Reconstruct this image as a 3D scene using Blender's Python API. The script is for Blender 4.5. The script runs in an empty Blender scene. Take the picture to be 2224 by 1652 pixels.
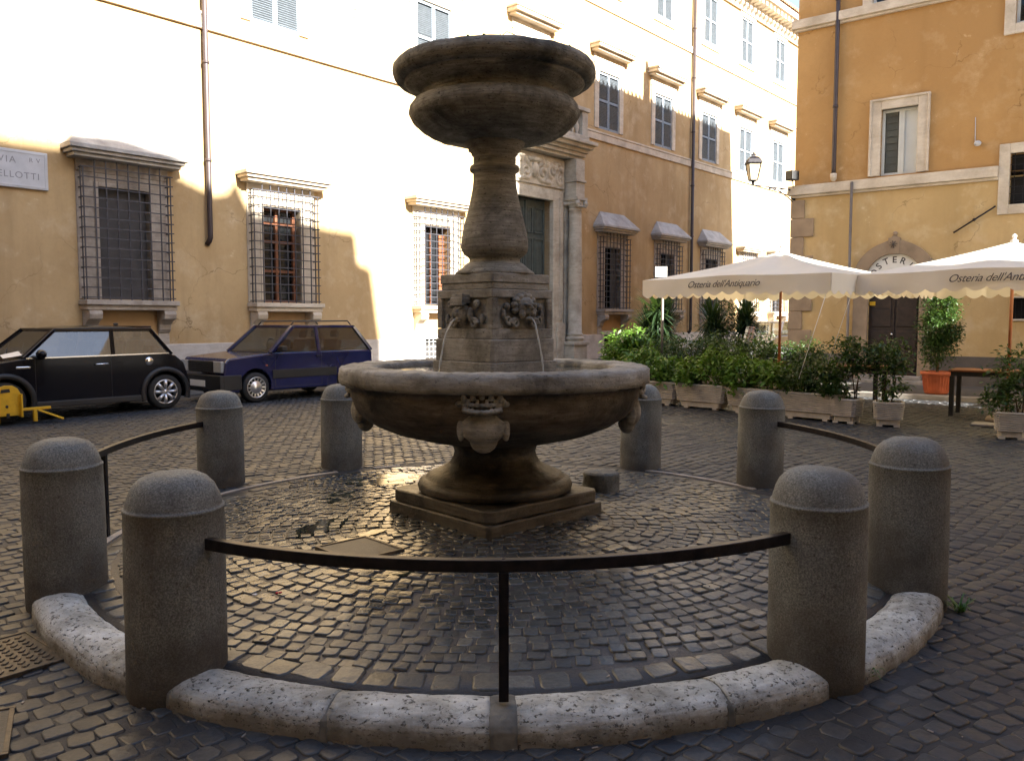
import bpy, math, random
from mathutils import Vector, Matrix, noise as mnoise
R = math.radians
PI = math.pi
C = bpy.context.scene.collection
rnd = random.Random(7)

# ---------------------------------------------------------------- camera, sky, sun, exposure
cam_d = bpy.data.cameras.new('camera'); cam = bpy.data.objects.new('camera', cam_d); C.objects.link(cam)
cam.location = (0, 0, 1.6); cam.rotation_euler = (R(90-4.19), 0, 0)
cam_d.sensor_width = 36; cam_d.sensor_fit = 'HORIZONTAL'; cam_d.lens = 1790/2224*36
cam_d.clip_start = .05; cam_d.clip_end = 2000
bpy.context.scene.camera = cam
SX, SY = .695, -.719                      # horizontal direction towards the sun
SUN_EL = 30
w = bpy.data.worlds.new('World'); bpy.context.scene.world = w; w.use_nodes = True
nt = w.node_tree; nt.nodes.clear()
sky = nt.nodes.new('ShaderNodeTexSky'); sky.sky_type = 'NISHITA'; sky.sun_disc = False
sky.sun_elevation = R(SUN_EL); sky.sun_rotation = math.atan2(SX, SY)
bg = nt.nodes.new('ShaderNodeBackground'); bg.inputs[1].default_value = .08
wo = nt.nodes.new('ShaderNodeOutputWorld')
nt.links.new(sky.outputs[0], bg.inputs[0]); nt.links.new(bg.outputs[0], wo.inputs[0])
sd = bpy.data.lights.new('sun', 'SUN'); sd.energy = 5; sd.angle = R(.53); sd.color = (1, .96, .86)
so = bpy.data.objects.new('sun', sd); C.objects.link(so)
ce = math.cos(R(SUN_EL))
sdir = Vector((SX*ce, SY*ce, math.sin(R(SUN_EL))))
so.rotation_euler = sdir.to_track_quat('Z', 'Y').to_euler(); so.location = (20, -15, 30)
vs = bpy.context.scene.view_settings
vs.view_transform = 'Standard'; vs.look = 'None'; vs.gamma = 1; vs.exposure = 2.72; vs.use_curve_mapping = False

# ---------------------------------------------------------------- materials
class NT:
    def __init__(s, name):
        s.m = bpy.data.materials.new(name); s.m.use_nodes = True
        s.t = s.m.node_tree; s.b = s.t.nodes['Principled BSDF']
        g = s.t.nodes.new('ShaderNodeNewGeometry'); s.pos = g.outputs['Position']; s.geo = g
    def n(s, kind, **kw):
        x = s.t.nodes.new('ShaderNode'+kind)
        for k, v in kw.items(): setattr(x, k, v)
        return x
    def l(s, a, b): s.t.links.new(a, b)
    def noise(s, scale, detail=5, rough=.55, vec=None, stretch=None, dist=0):
        x = s.n('TexNoise'); x.inputs['Scale'].default_value = scale; x.inputs['Detail'].default_value = detail
        x.inputs['Roughness'].default_value = rough; x.inputs['Distortion'].default_value = dist
        v = vec or s.pos
        if stretch:
            mp = s.n('Mapping'); mp.inputs['Scale'].default_value = stretch; s.l(v, mp.inputs[0]); v = mp.outputs[0]
        s.l(v, x.inputs['Vector']); return x.outputs[0]
    def ramp(s, fac, stops):
        x = s.n('ValToRGB'); e = x.color_ramp.elements
        while len(e) < len(stops): e.new(.5)
        for i, (p, c) in enumerate(stops):
            e[i].position = p; e[i].color = (c if len(c) == 4 else (*c, 1)) if not isinstance(c, (int, float)) else (c, c, c, 1)
        s.l(fac, x.inputs[0]); return x.outputs[0]
    def mix(s, f, a, b, mode='MIX'):
        x = s.n('MixRGB', blend_type=mode)
        for i, v in ((0, f), (1, a), (2, b)):
            if isinstance(v, (int, float)): x.inputs[i].default_value = v if i == 0 else (v, v, v, 1)
            elif isinstance(v, tuple): x.inputs[i].default_value = (*v, 1)
            else: s.l(v, x.inputs[i])
        return x.outputs[0]
    def math(s, op, a, b=None):
        x = s.n('Math', operation=op)
        for i, v in ((0, a), (1, b)):
            if v is None: continue
            if isinstance(v, (int, float)): x.inputs[i].default_value = v
            else: s.l(v, x.inputs[i])
        return x.outputs[0]
    def bump(s, h, strength, dist=.01, prev=None):
        x = s.n('Bump'); x.inputs['Strength'].default_value = strength; x.inputs['Distance'].default_value = dist
        s.l(h, x.inputs['Height'])
        if prev is not None: s.l(prev, x.inputs['Normal'])
        s.l(x.outputs[0], s.b.inputs['Normal']); return x.outputs[0]
    def col(s, c):
        if isinstance(c, tuple): s.b.inputs['Base Color'].default_value = (*c, 1)
        else: s.l(c, s.b.inputs['Base Color'])
    def rough(s, r):
        if isinstance(r, (int, float)): s.b.inputs['Roughness'].default_value = r
        else: s.l(r, s.b.inputs['Roughness'])

def simple(name, c, rough=.6, metal=0, var=.25, scale=8, bump=.15, bscale=60, spec=.5, coat=0):
    n = NT(name)
    f = n.noise(scale, 4)
    lo = tuple(x*(1-var) for x in c); hi = tuple(min(1, x*(1+var)) for x in c)
    n.col(n.ramp(f, [(.3, lo), (.7, hi)])); n.rough(rough)
    n.b.inputs['Metallic'].default_value = metal; n.b.inputs['Specular IOR Level'].default_value = spec
    n.b.inputs['Coat Weight'].default_value = coat
    if bump: n.bump(n.noise(bscale, 4), bump, .004)
    return n.m

def stucco(name, base, blot, pale, streak=.35, bl=.55):
    n = NT(name)
    a = n.noise(.35, 6, .6); b = n.noise(1.6, 7, .65); c = n.noise(1.3, 5, .6, stretch=(1.6, 1.6, .18)); d = n.noise(14, 5, .7)
    c1 = n.mix(n.ramp(a, [(.40, 0), (.60, bl+.15)]), base, blot)
    c2 = n.mix(n.ramp(b, [(.52, 0), (.66, .55)]), c1, pale)
    c3 = n.mix(n.ramp(c, [(.5, 0), (.72, streak)]), c2, tuple(x*.72 for x in blot))
    c4 = n.mix(n.ramp(d, [(.30, .3), (.5, 0)]), c3, tuple(x*.75 for x in base))
    vv = n.n('TexVoronoi', feature='DISTANCE_TO_EDGE'); vv.inputs['Scale'].default_value = .55
    wv = n.n('VectorMath', operation='ADD'); nz = n.n('TexNoise'); nz.inputs['Scale'].default_value = 1.7; nz.inputs['Detail'].default_value = 6; n.l(n.pos, nz.inputs['Vector']); n.l(n.pos, wv.inputs[0]); n.l(nz.outputs['Color'], wv.inputs[1]); n.l(wv.outputs[0], vv.inputs['Vector'])
    ck = n.math('MULTIPLY', n.ramp(vv.outputs[0], [(.0, .8), (.006, 0)]), n.ramp(n.noise(.5, 3), [(.5, 0), (.62, 1)]))
    c4 = n.mix(ck, c4, tuple(x*.45 for x in blot))
    ps = n.math('MULTIPLY', n.ramp(n.noise(3.2, 6, .75), [(.62, 0), (.66, 1)]), n.ramp(n.noise(.6, 2), [(.48, 0), (.6, .55)]))
    c4 = n.mix(ps, c4, tuple(min(1, x*1.10+.02) for x in pale))
    n.col(c4); n.rough(.9); n.b.inputs['Specular IOR Level'].default_value = .25
    x = n.bump(n.noise(5, 6, .6), .35, .02); n.bump(n.noise(90, 4), .25, .003, x)
    return n.m

def travertine(name, base, dark, pale, pit=.6, layers=1., stain=.5, rough=.8, scl=1., dirt=False):
    n = NT(name)
    a = n.noise(2.2*scl, 7, .65); lay = n.noise(7*scl, 6, .65, stretch=(.5, .5, 5*layers)); p = n.noise(26*scl, 4, .55, stretch=(1, 1, 2.6)); s2 = n.noise(1.1*scl, 6, .7, dist=.4)
    c1 = n.mix(n.ramp(lay, [(.35, 0), (.7, 1)]), base, pale)
    c2 = n.mix(n.ramp(a, [(.42, 0), (.66, .8)]), c1, tuple((b+d)/2 for b, d in zip(base, dark)))
    c3 = n.mix(n.ramp(s2, [(.5, 0), (.66, stain)]), c2, dark)
    pf = n.ramp(p, [(.60, 0), (.68, pit)])
    c4 = n.mix(pf, c3, tuple(x*.35 for x in dark))
    if dirt:                                        # road grime on the lower part, with an uneven edge, and dark spots
        sp = n.n('SeparateXYZ'); n.l(n.pos, sp.inputs[0])
        hg = n.math('ADD', sp.outputs['Z'], n.math('MULTIPLY', n.math('SUBTRACT', n.noise(5, 6, .7), .5), .30))
        c4 = n.mix(n.ramp(n.math('ADD', hg, .5), [(.40, .85), (.50, 0)]), c4, (.115, .10, .075))
        c4 = n.mix(n.ramp(n.noise(26, 6, .8), [(.57, 0), (.62, .85)]), c4, (.035, .030, .025))
    n.col(c4); n.rough(rough); n.b.inputs['Specular IOR Level'].default_value = .4
    x = n.bump(n.ramp(p, [(.58, 1), (.68, 0)]), .6*pit, .012)
    x = n.bump(n.noise(12*scl, 6, .6), .35, .02, x); n.bump(n.noise(150, 3), .25, .002, x)
    return n.m

M = {}
M['wallA'] = stucco('ochre_stucco', (.48, .345, .185), (.35, .235, .115), (.55, .43, .28))
M['wallB_up'] = stucco('orange_stucco', (.46, .275, .110), (.37, .205, .075), (.52, .35, .18), .25)
M['wallB_low'] = stucco('yellow_stucco', (.54, .385, .19), (.42, .29, .13), (.60, .47, .29), .3)
M['panelA'] = stucco('orange_panel_stucco', (.44, .285, .14), (.33, .20, .095), (.5, .36, .22))
M['plinthA'] = travertine('pale_plinth_stone', (.52, .47, .42), (.33, .29, .25), (.60, .56, .52), .15, .4, .35)
M['trim'] = travertine('pale_trim_stone', (.56, .48, .38), (.30, .24, .17), (.64, .57, .47), .2, .5, .4)
M['trimg'] = travertine('grey_window_stone', (.36, .31, .26), (.15, .12, .10), (.47, .42, .37), .3, .8, .6)
M['hood'] = travertine('grey_hood_stone', (.42, .40, .38), (.24, .22, .20), (.52, .50, .47), .25, .5, .5)
M['portal'] = travertine('weathered_portal_stone', (.43, .39, .32), (.20, .17, .13), (.55, .51, .43), .25, .6, .5)
M['quoin'] = simple('brown_quoin_stone', (.27, .20, .135), .85, var=.2, scale=3)
M['darkplinth'] = simple('dark_base_stone', (.10, .085, .075), .8, var=.25, scale=3)
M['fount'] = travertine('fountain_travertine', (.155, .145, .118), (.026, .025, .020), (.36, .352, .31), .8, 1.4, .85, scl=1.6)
M['fountd'] = travertine('wet_shaded_travertine', (.055, .046, .035), (.010, .008, .006), (.13, .115, .09), .6, 1., .8, .42, 1.8)  # wet stone, darkened further to stand for the shade under the basin
M['fountd2'] = travertine('dark_basin_travertine', (.075, .060, .044), (.012, .010, .008), (.20, .175, .14), .6, .6, .9, .7, 1.3)  # dark crust, with the shade of the underside deepened in the colour
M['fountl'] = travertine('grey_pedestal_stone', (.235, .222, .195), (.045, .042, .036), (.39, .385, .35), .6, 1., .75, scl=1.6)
M['kerb'] = travertine('kerb_travertine', (.37, .378, .35), (.11, .105, .085), (.62, .645, .635), 1., 1., .7, scl=1.5, dirt=True)
M['iron'] = simple('black_iron', (.022, .019, .022), .42, .6, .4, 20, .3, 120)
M['grille'] = simple('grey_wrought_iron', (.055, .055, .068), .55, .3, .3, 20, .2, 120)
M['pipe'] = simple('brown_painted_pipe', (.045, .032, .034), .5, .1, .2, 6, .05)
M['zinc'] = simple('zinc_pipe', (.16, .135, .115), .5, .2, .2, 6, .05)
M['shutter'] = simple('blue_grey_shutter_paint', (.20, .235, .275), .6, 0, .15, 10, .1)
M['greydoor'] = simple('dark_green_door_paint', (.042, .058, .060), .5, 0, .3, 6, .2)
M['wood'] = simple('brown_wood', (.17, .062, .028), .5, 0, .35, 12, .2)
M['darkwood'] = simple('dark_wood', (.030, .018, .013), .6, 0, .4, 9, .3)
M['pole'] = simple('varnished_pole_wood', (.30, .095, .03), .4, 0, .2, 10, .1)
M['board'] = simple('grey_window_board', (.055, .052, .055), .7, 0, .2, 3, .1)
M['dark'] = simple('dark_interior', (.012, .011, .011), .8, 0, .3, 3, 0)
M['marble'] = simple('grey_white_marble', (.50, .51, .54), .6, 0, .12, 3, .1)
M['ink'] = simple('dark_lettering', (.06, .05, .05), .7, 0, .1, 5, 0)
M['inkg'] = simple('grey_lettering', (.24, .24, .26), .7, 0, .1, 5, 0)
M['white'] = simple('white_paint', (.72, .71, .68), .6, 0, .06, 3, .05)
M['greywhite'] = simple('pale_window_paint', (.55, .56, .53), .45, 0, .06, 3, .05)
M['plastic'] = simple('stone_look_plastic', (.46, .42, .37), .65, 0, .2, 9, .1)
M['terra'] = simple('terracotta', (.42, .10, .035), .7, 0, .2, 6, .15)
M['soil'] = simple('soil', (.035, .025, .018), .95, 0, .4, 30, .6, 40)
M['bark'] = simple('bark', (.09, .065, .045), .9, 0, .4, 20, .6, 40)
M['rubber'] = simple('tyre_rubber', (.014, .014, .015), .75, 0, .3, 20, .2)
M['chrome'] = simple('chrome', (.75, .75, .76), .12, 1, .05, 5, 0)
M['alloy'] = simple('silver_alloy', (.58, .58, .60), .28, .85, .05, 5, 0)
M['yellow'] = simple('yellow_clamp_paint', (.62, .36, .012), .5, 0, .15, 10, .1)
M['black'] = simple('black_plastic', (.012, .012, .014), .5, 0, .2, 10, .1)
M['minipaint'] = simple('black_car_paint', (.0035, .0035, .007), .10, 0, .2, 2, 0, spec=.22, coat=.10)
M['bluepaint'] = simple('blue_car_paint', (.010, .013, .065), .18, 0, .25, 1.5, 0, coat=.7)
M['whitecar'] = simple('white_car_paint', (.7, .7, .68), .25, 0, .05, 2, 0, coat=.5)
M['red'] = simple('red_paint', (.45, .03, .02), .4, 0, .1, 5, 0)
M['seat'] = simple('grey_seat_cloth', (.06, .06, .07), .9, 0, .2, 30, .2)
M['lampglass'] = simple('frosted_lamp_glass', (.45, .40, .30), .35, 0, .1, 5, 0)
M['headlamp'] = simple('headlamp_glass', (.45, .46, .47), .08, .4, .1, 40, .2)
M['roof'] = simple('roof_tile', (.30, .17, .10), .9, 0, .35, 4, .4, 20)
M['redrose'] = simple('red_petal', (.5, .02, .03), .6, 0, .1, 5, 0)

def canvas():
    n = NT('cream_canvas'); f = n.noise(1.5, 5)
    n.col(n.ramp(f, [(.35, (.78, .75, .68)), (.65, (.85, .83, .77))])); n.rough(.85)
    n.bump(n.noise(3.5, 3), .4, .03)
    tr = n.n('BsdfTranslucent'); tr.inputs[0].default_value = (.80, .66, .42, 1)
    mx = n.n('MixShader'); mx.inputs[0].default_value = .35
    n.l(n.b.outputs[0], mx.inputs[1]); n.l(tr.outputs[0], mx.inputs[2])
    n.l(mx.outputs[0], n.t.nodes['Material Output'].inputs[0]); return n.m
M['canvas'] = canvas()

def leafmat(name, c1, c2, c3):
    n = NT(name); f = n.noise(9, 3); g = n.noise(70, 2)
    a = n.mix(n.ramp(f, [(.35, 0), (.65, 1)]), c1, c2)
    a = n.mix(n.ramp(g, [(.45, 0), (.7, .7)]), a, c3)
    n.col(a); n.rough(.42)
    tr = n.n('BsdfTranslucent'); n.l(n.mix(.4, a, (.14, .24, .02)), tr.inputs[0])
    mx = n.n('MixShader'); mx.inputs[0].default_value = .28
    n.l(n.b.outputs[0], mx.inputs[1]); n.l(tr.outputs[0], mx.inputs[2])
    n.l(mx.outputs[0], n.t.nodes['Material Output'].inputs[0]); return n.m
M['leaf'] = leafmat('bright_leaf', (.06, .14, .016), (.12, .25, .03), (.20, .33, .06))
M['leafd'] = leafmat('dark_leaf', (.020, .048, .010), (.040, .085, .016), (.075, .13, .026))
M['leafy'] = leafmat('yucca_leaf', (.016, .036, .016), (.03, .06, .024), (.05, .085, .034))
M['grass'] = leafmat('weed_leaf', (.04, .12, .02), (.06, .16, .03), (.09, .2, .04))

def glass(name, tint=(.8, .85, .9), mixv=.25, rough=.02, dark=(.02, .022, .025), ior=1.5):
    n = NT(name); n.col(dark); n.rough(rough)
    n.b.inputs['Specular IOR Level'].default_value = .8; n.b.inputs['IOR'].default_value = ior
    tr = n.n('BsdfTransparent'); tr.inputs[0].default_value = (*tint, 1)
    mx = n.n('MixShader'); mx.inputs[0].default_value = mixv
    n.l(n.b.outputs[0], mx.inputs[1]); n.l(tr.outputs[0], mx.inputs[2])
    n.l(mx.outputs[0], n.t.nodes['Material Output'].inputs[0])
    return n.m
M['carglass'] = glass('car_glass', (.6, .66, .68), .38, ior=1.85)
M['clearglass'] = glass('clear_glass', (.85, .87, .85), .7)
M['glass'] = glass('window_glass', (.6, .6, .6), .25)

def water(name, rough=.04, bump=.4, scale=14):
    n = NT(name); n.col((.025, .03, .02)); n.rough(rough); n.b.inputs['Specular IOR Level'].default_value = .9
    n.b.inputs['IOR'].default_value = 1.33
    n.bump(n.noise(scale, 3), bump, .01); return n.m
M['water'] = water('basin_water')
M['puddle'] = water('puddle_water', .03, .06, 20)
def jetmat():
    n = NT('falling_water'); n.col((.75, .8, .82)); n.rough(.12)
    n.b.inputs['Transmission Weight'].default_value = .55; n.b.inputs['IOR'].default_value = 1.33
    n.bump(n.noise(60, 3, stretch=(1, 1, .3)), .8, .01); return n.m
M['jet'] = jetmat()

def cobble(name, c1, c2, c3, rlo, rhi, wetpts=()):
    n = NT(name)
    at = n.n('Attribute', attribute_name='tone')
    f = n.noise(2.0, 5); g = n.noise(45, 5, .6)
    a = n.ramp(at.outputs['Fac'], [(0, c1), (.5, c2), (1, c3)])
    a = n.mix(n.ramp(g, [(.4, .5), (.6, 0)]), a, tuple(x*.5 for x in c1))
    # wet patch round the fountain: darker and glossier
    wet = None
    for (x, y, r) in wetpts:
        sub = n.n('VectorMath', operation='DISTANCE'); n.l(n.pos, sub.inputs[0]); sub.inputs[1].default_value = (x, y, .05)
        d = n.math('ADD', sub.outputs['Value'], n.math('MULTIPLY', n.math('SUBTRACT', f, .5), 1.6))
        v = n.ramp(n.math('DIVIDE', d, r), [(.75, 1), (1, 0)])
        wet = v if wet is None else n.math('MAXIMUM', wet, v)
    rr = n.ramp(f, [(.35, rlo), (.65, rhi)])
    if wet is not None:
        a = n.mix(n.math('MULTIPLY', wet, .45), a, tuple(x*.45 for x in c1))
        rr = n.mix(wet, rr, .22)
    n.col(a); n.rough(rr); n.b.inputs['Specular IOR Level'].default_value = .55
    x = n.bump(g, .30, .005); n.bump(n.noise(16, 3), .45, .010, x)
    return n.m
WET = ((-.7, 5.6, 1.5), (-1.3, 6.6, 1.3), (-1.4, 8.2, 1.3))
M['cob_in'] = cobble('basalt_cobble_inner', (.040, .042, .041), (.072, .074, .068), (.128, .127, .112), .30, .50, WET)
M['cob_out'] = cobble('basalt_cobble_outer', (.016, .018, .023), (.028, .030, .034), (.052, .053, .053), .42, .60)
def mortar(name, c, r, wetpts=()):
    n = NT(name); f = n.noise(3, 5); g = n.noise(60, 4, .7)
    a = n.mix(n.ramp(f, [(.4, 0), (.6, 1)]), c, tuple(x*1.7 for x in c))
    a = n.mix(n.ramp(g, [(.45, .4), (.6, 0)]), a, tuple(x*.5 for x in c))
    n.col(a); n.rough(r); n.bump(g, .6, .006); return n.m
M['mortar'] = mortar('dark_joint_sand', (.018, .019, .022), .7)
M['mortar_in'] = mortar('grey_joint_mortar', (.034, .032, .032), .5)
def farcobble():
    n = NT('distant_cobbles'); v = n.n('TexVoronoi', feature='DISTANCE_TO_EDGE'); v.inputs['Scale'].default_value = 8
    v2 = n.n('TexVoronoi'); v2.inputs['Scale'].default_value = 8
    n.l(n.pos, v.inputs['Vector']); n.l(n.pos, v2.inputs['Vector'])
    c = n.ramp(v2.outputs['Color'], [(0, (.042, .038, .036)), (1, (.09, .08, .072))])
    n.col(n.mix(n.ramp(v.outputs[0], [(.02, 1), (.08, 0)]), c, (.025, .022, .02))); n.rough(.5)
    n.bump(n.ramp(v.outputs[0], [(0, 0), (.12, 1)]), .6, .015); return n.m
M['farcob'] = farcobble()
M['patch'] = simple('grey_cement_patch', (.12, .12, .11), .85, 0, .45, 9, .9, 30)
M['pave'] = simple('pavement_asphalt', (.075, .070, .066), .75, 0, .25, 3, .4, 90)
M['kerbstone'] = simple('worn_kerb_stone', (.26, .235, .21), .7, 0, .25, 5, .3)
def metalcover():
    n = NT('cast_iron_cover'); f = n.noise(20, 4)
    n.col(n.ramp(f, [(.4, (.045, .036, .028)), (.65, (.11, .085, .058))])); n.rough(.5); n.b.inputs['Metallic'].default_value = .3
    n.bump(f, .4, .004); return n.m
M['cover'] = metalcover()
def granite():
    n = NT('granite_bollard_stone'); f = n.noise(120, 3, .7); g = n.noise(3, 6, .65); s = n.noise(2.2, 6, .6, stretch=(1.5, 1.5, .5)); p = n.noise(38, 4, .6)
    a = n.ramp(f, [(.32, (.072, .078, .076)), (.5, (.150, .160, .153)), (.68, (.27, .285, .27))])
    a = n.mix(n.ramp(g, [(.45, 0), (.7, .6)]), a, (.095, .083, .068))
    a = n.mix(n.ramp(s, [(.48, 0), (.7, .6)]), a, (.06, .05, .042))
    a = n.mix(n.ramp(p, [(.6, 0), (.68, .6)]), a, (.05, .043, .035))
    sp = n.n('SeparateXYZ'); n.l(n.pos, sp.inputs[0])                       # splash dirt climbing unevenly from the ground
    hgt = n.math('ADD', sp.outputs['Z'], n.math('MULTIPLY', n.math('SUBTRACT', n.noise(2.6, 5, .6), .5), 1.3))
    a = n.mix(n.ramp(hgt, [(.0, .75), (.38, 0)]), a, (.045, .038, .032))
    n.col(a); n.rough(.8)
    x = n.bump(n.noise(70, 5, .7), .55, .006); n.bump(n.noise(6, 4), .3, .02, x); return n.m
M['granite'] = granite()

# ---------------------------------------------------------------- mesh helpers
class MB:
    def __init__(s): s.v = []; s.f = []; s.sm = []
    def add(s, vs, fs, smooth=False, T=None):
        o = len(s.v)
        s.v += [tuple(T @ Vector(p)) if T else tuple(p) for p in vs]
        s.f += [tuple(i+o for i in f) for f in fs]; s.sm += [smooth]*len(fs); return s
    def box(s, x0, x1, y0, y1, z0, z1, T=None):
        vs = [(x0, y0, z0), (x1, y0, z0), (x1, y1, z0), (x0, y1, z0), (x0, y0, z1), (x1, y0, z1), (x1, y1, z1), (x0, y1, z1)]
        return s.add(vs, [(0, 3, 2, 1), (4, 5, 6, 7), (0, 1, 5, 4), (1, 2, 6, 5), (2, 3, 7, 6), (3, 0, 4, 7)], False, T)
    def bar(s, a, b, w, h=None, T=None):
        a = Vector(a); b = Vector(b); h = h or w; d = (b-a)
        q = d.to_track_quat('X', 'Z').to_matrix().to_4x4(); L = d.length
        TT = Matrix.Translation(a) @ q
        return s.box(0, L, -w/2, w/2, -h/2, h/2, T @ TT if T else TT)
    def prism(s, pts, y0, y1, axis='y', smooth=False, T=None):
        n = len(pts)
        mk = {'y': lambda p, t: (p[0], t, p[1]), 'z': lambda p, t: (p[0], p[1], t), 'x': lambda p, t: (t, p[0], p[1])}[axis]
        vs = [mk(p, y0) for p in pts]+[mk(p, y1) for p in pts]
        fs = [tuple(range(n))[::-1], tuple(range(n, 2*n))]
        o = len(s.v); s.add(vs, fs, False, T)
        s.f += [(o+i, o+(i+1) % n, o+n+(i+1) % n, o+n+i) for i in range(n)]; s.sm += [smooth]*n; return s
    def lathe(s, prof, seg=48, smooth=True, T=None, a0=0, a1=2*PI, sx=1, sy=1):
        full = abs(a1-a0-2*PI) < 1e-6; k = seg if full else seg+1
        vs = [(r*math.cos(a0+(a1-a0)*j/seg)*sx, r*math.sin(a0+(a1-a0)*j/seg)*sy, z) for (r, z) in prof for j in range(k)]
        fs = [(i*k+j, i*k+(j+1) % k, (i+1)*k+(j+1) % k, (i+1)*k+j) for i in range(len(prof)-1) for j in range(seg)]
        return s.add(vs, fs, smooth, T)
    def tube(s, path, r, seg=8, T=None, cap=True):
        rs = r if isinstance(r, (list, tuple)) else [r]*len(path)
        P = [Vector(p) for p in path]; vs = []; prev = None
        for i, p in enumerate(P):
            d = (P[min(i+1, len(P)-1)]-P[max(i-1, 0)]).normalized()
            if prev is None: n = d.orthogonal().normalized()
            else: n = (prev-d*prev.dot(d)).normalized()
            prev = n; b = d.cross(n)
            vs += [tuple(p+(n*math.cos(2*PI*j/seg)+b*math.sin(2*PI*j/seg))*rs[i]) for j in range(seg)]
        fs = [(i*seg+j, i*seg+(j+1) % seg, (i+1)*seg+(j+1) % seg, (i+1)*seg+j) for i in range(len(P)-1) for j in range(seg)]
        s.add(vs, fs, True, T)
        if cap:
            o = len(s.v)-len(vs); s.f += [tuple(o+j for j in range(seg))[::-1], tuple(o+len(vs)-seg+j for j in range(seg))]; s.sm += [False]*2
        return s
    def ball(s, c, r, seg=14, T=None):
        r = r if isinstance(r, tuple) else (r, r, r)
        h = seg//2
        vs = [(c[0]+r[0]*math.sin(PI*i/h)*math.cos(2*PI*j/seg), c[1]+r[1]*math.sin(PI*i/h)*math.sin(2*PI*j/seg), c[2]+r[2]*math.cos(PI*i/h)) for i in range(1, h) for j in range(seg)]
        n = len(vs); vs += [(c[0], c[1], c[2]+r[2]), (c[0], c[1], c[2]-r[2])]
        fs = [((i+1)*seg+j, (i+1)*seg+(j+1) % seg, i*seg+(j+1) % seg, i*seg+j) for i in range(h-2) for j in range(seg)]
        fs += [(n, j, (j+1) % seg) for j in range(seg)]+[(n+1, (h-2)*seg+(j+1) % seg, (h-2)*seg+j) for j in range(seg)]
        return s.add(vs, fs, True, T)
    def sweep(s, sec, path, ups=None, T=None, smooth=True, cap=True):
        # sec: (side, up) points, path: list of (pos, sidevec)
        n = len(sec); vs = []
        for p, sv in path:
            p = Vector(p); sv = Vector(sv)
            vs += [tuple(p+sv*a+Vector((0, 0, b))) for a, b in sec]
        fs = [(i*n+j, i*n+(j+1) % n, (i+1)*n+(j+1) % n, (i+1)*n+j) for i in range(len(path)-1) for j in range(n)]
        s.add(vs, fs, smooth, T)
        if cap:
            o = len(s.v)-len(vs); s.f += [tuple(o+j for j in range(n))[::-1], tuple(o+len(vs)-n+j for j in range(n))]; s.sm += [False]*2
        return s
    def build(s, name, mat, parent=None, bevel=0, seg=2, sub=0, weld=False):
        me = bpy.data.meshes.new(name); me.from_pydata(s.v, [], s.f); me.polygons.foreach_set('use_smooth', s.sm)
        me.materials.append(M[mat] if isinstance(mat, str) else mat); me.update()
        o = bpy.data.objects.new(name, me); C.objects.link(o)
        if parent: o.parent = parent
        if bevel:
            b = o.modifiers.new('bevel', 'BEVEL'); b.width = bevel; b.segments = seg; b.limit_method = 'ANGLE'; b.angle_limit = R(35)
        if sub: m = o.modifiers.new('sub', 'SUBSURF'); m.levels = m.render_levels = sub
        return o

def tag(o, label=None, cat=None, group=None, kind=None):
    if label: o['label'] = label
    if cat: o['category'] = cat
    if group: o['group'] = group
    if kind: o['kind'] = kind
    return o
def thing(name, label, cat, loc=(0, 0, 0), rz=0, group=None):
    o = bpy.data.objects.new(name, None); o.empty_display_size = .1; C.objects.link(o); o.location = loc; o.rotation_euler = (0, 0, rz)
    return tag(o, label, cat, group)
def copy_tree(o, parent=None):
    c = o.copy(); C.objects.link(c); c.parent = parent
    for ch in [k for k in bpy.data.objects if k.parent == o]: copy_tree(ch, c)
    return c
def worn(o, strength=.006, scale=4, sub=0):
    # small chips and dents: noise displacement of a finished mesh
    if sub:
        m = o.modifiers.new('sub', 'SUBSURF'); m.subdivision_type = 'SIMPLE'; m.levels = m.render_levels = sub
    t = bpy.data.textures.new('wear', 'CLOUDS'); t.noise_scale = 1/scale; t.noise_depth = 3
    d = o.modifiers.new('wear', 'DISPLACE'); d.texture = t; d.strength = strength; d.mid_level = .5; d.texture_coords = 'GLOBAL'
    return o
def carve(o, voxel, smooth=2):
    m = o.modifiers.new('remesh', 'REMESH'); m.mode = 'VOXEL'; m.voxel_size = voxel; m.use_smooth_shade = True
    m = o.modifiers.new('smooth', 'SMOOTH'); m.factor = .5; m.iterations = smooth
    return o
def text_mesh(name, s, size, mat, parent, T, shear=0, extrude=.002, space=1., bold=0):
    cu = bpy.data.curves.new('t', 'FONT'); cu.body = s; cu.size = size; cu.shear = shear; cu.extrude = extrude; cu.space_character = space; cu.offset = bold
    cu.align_x = 'CENTER'; cu.align_y = 'CENTER'; cu.resolution_u = 4
    ob = bpy.data.objects.new('t', cu); C.objects.link(ob)
    me = bpy.data.meshes.new_from_object(ob.evaluated_get(bpy.context.evaluated_depsgraph_get()))
    bpy.data.objects.remove(ob); me.transform(T); me.materials.clear(); me.materials.append(M[mat]); me.name = name
    o = bpy.data.objects.new(name, me); C.objects.link(o); o.parent = parent; return o
TXT = Matrix.Rotation(R(90), 4, 'X')          # text standing up, read from -y

# ---------------------------------------------------------------- ground
C0 = Vector((-.14, 6.3))            # ring centre
def sstep(a, b, t): t = max(0, min(1, (t-a)/(b-a))); return t*t*(3-2*t)
def ground(x, y): return min(.10, -.12+.02*(y-3)) if y > -3 else -.24
RR = 2.83
def ring_edge(x, y):
    d = Vector((x, y))-C0; d = d.normalized()*RR if d.length > 1e-4 else Vector((0, RR))
    py = C0.y+d.y; return ground(0, py)+.105*(1-sstep(4.7, 6.4, py))
def ringz(x, y):
    r = min(1, (Vector((x, y))-C0).length/RR); return ring_edge(x, y)*r*r+.085*(1-r*r)
def gz(x, y): return ringz(x, y) if (Vector((x, y))-C0).length < RR else ground(x, y)

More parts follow.
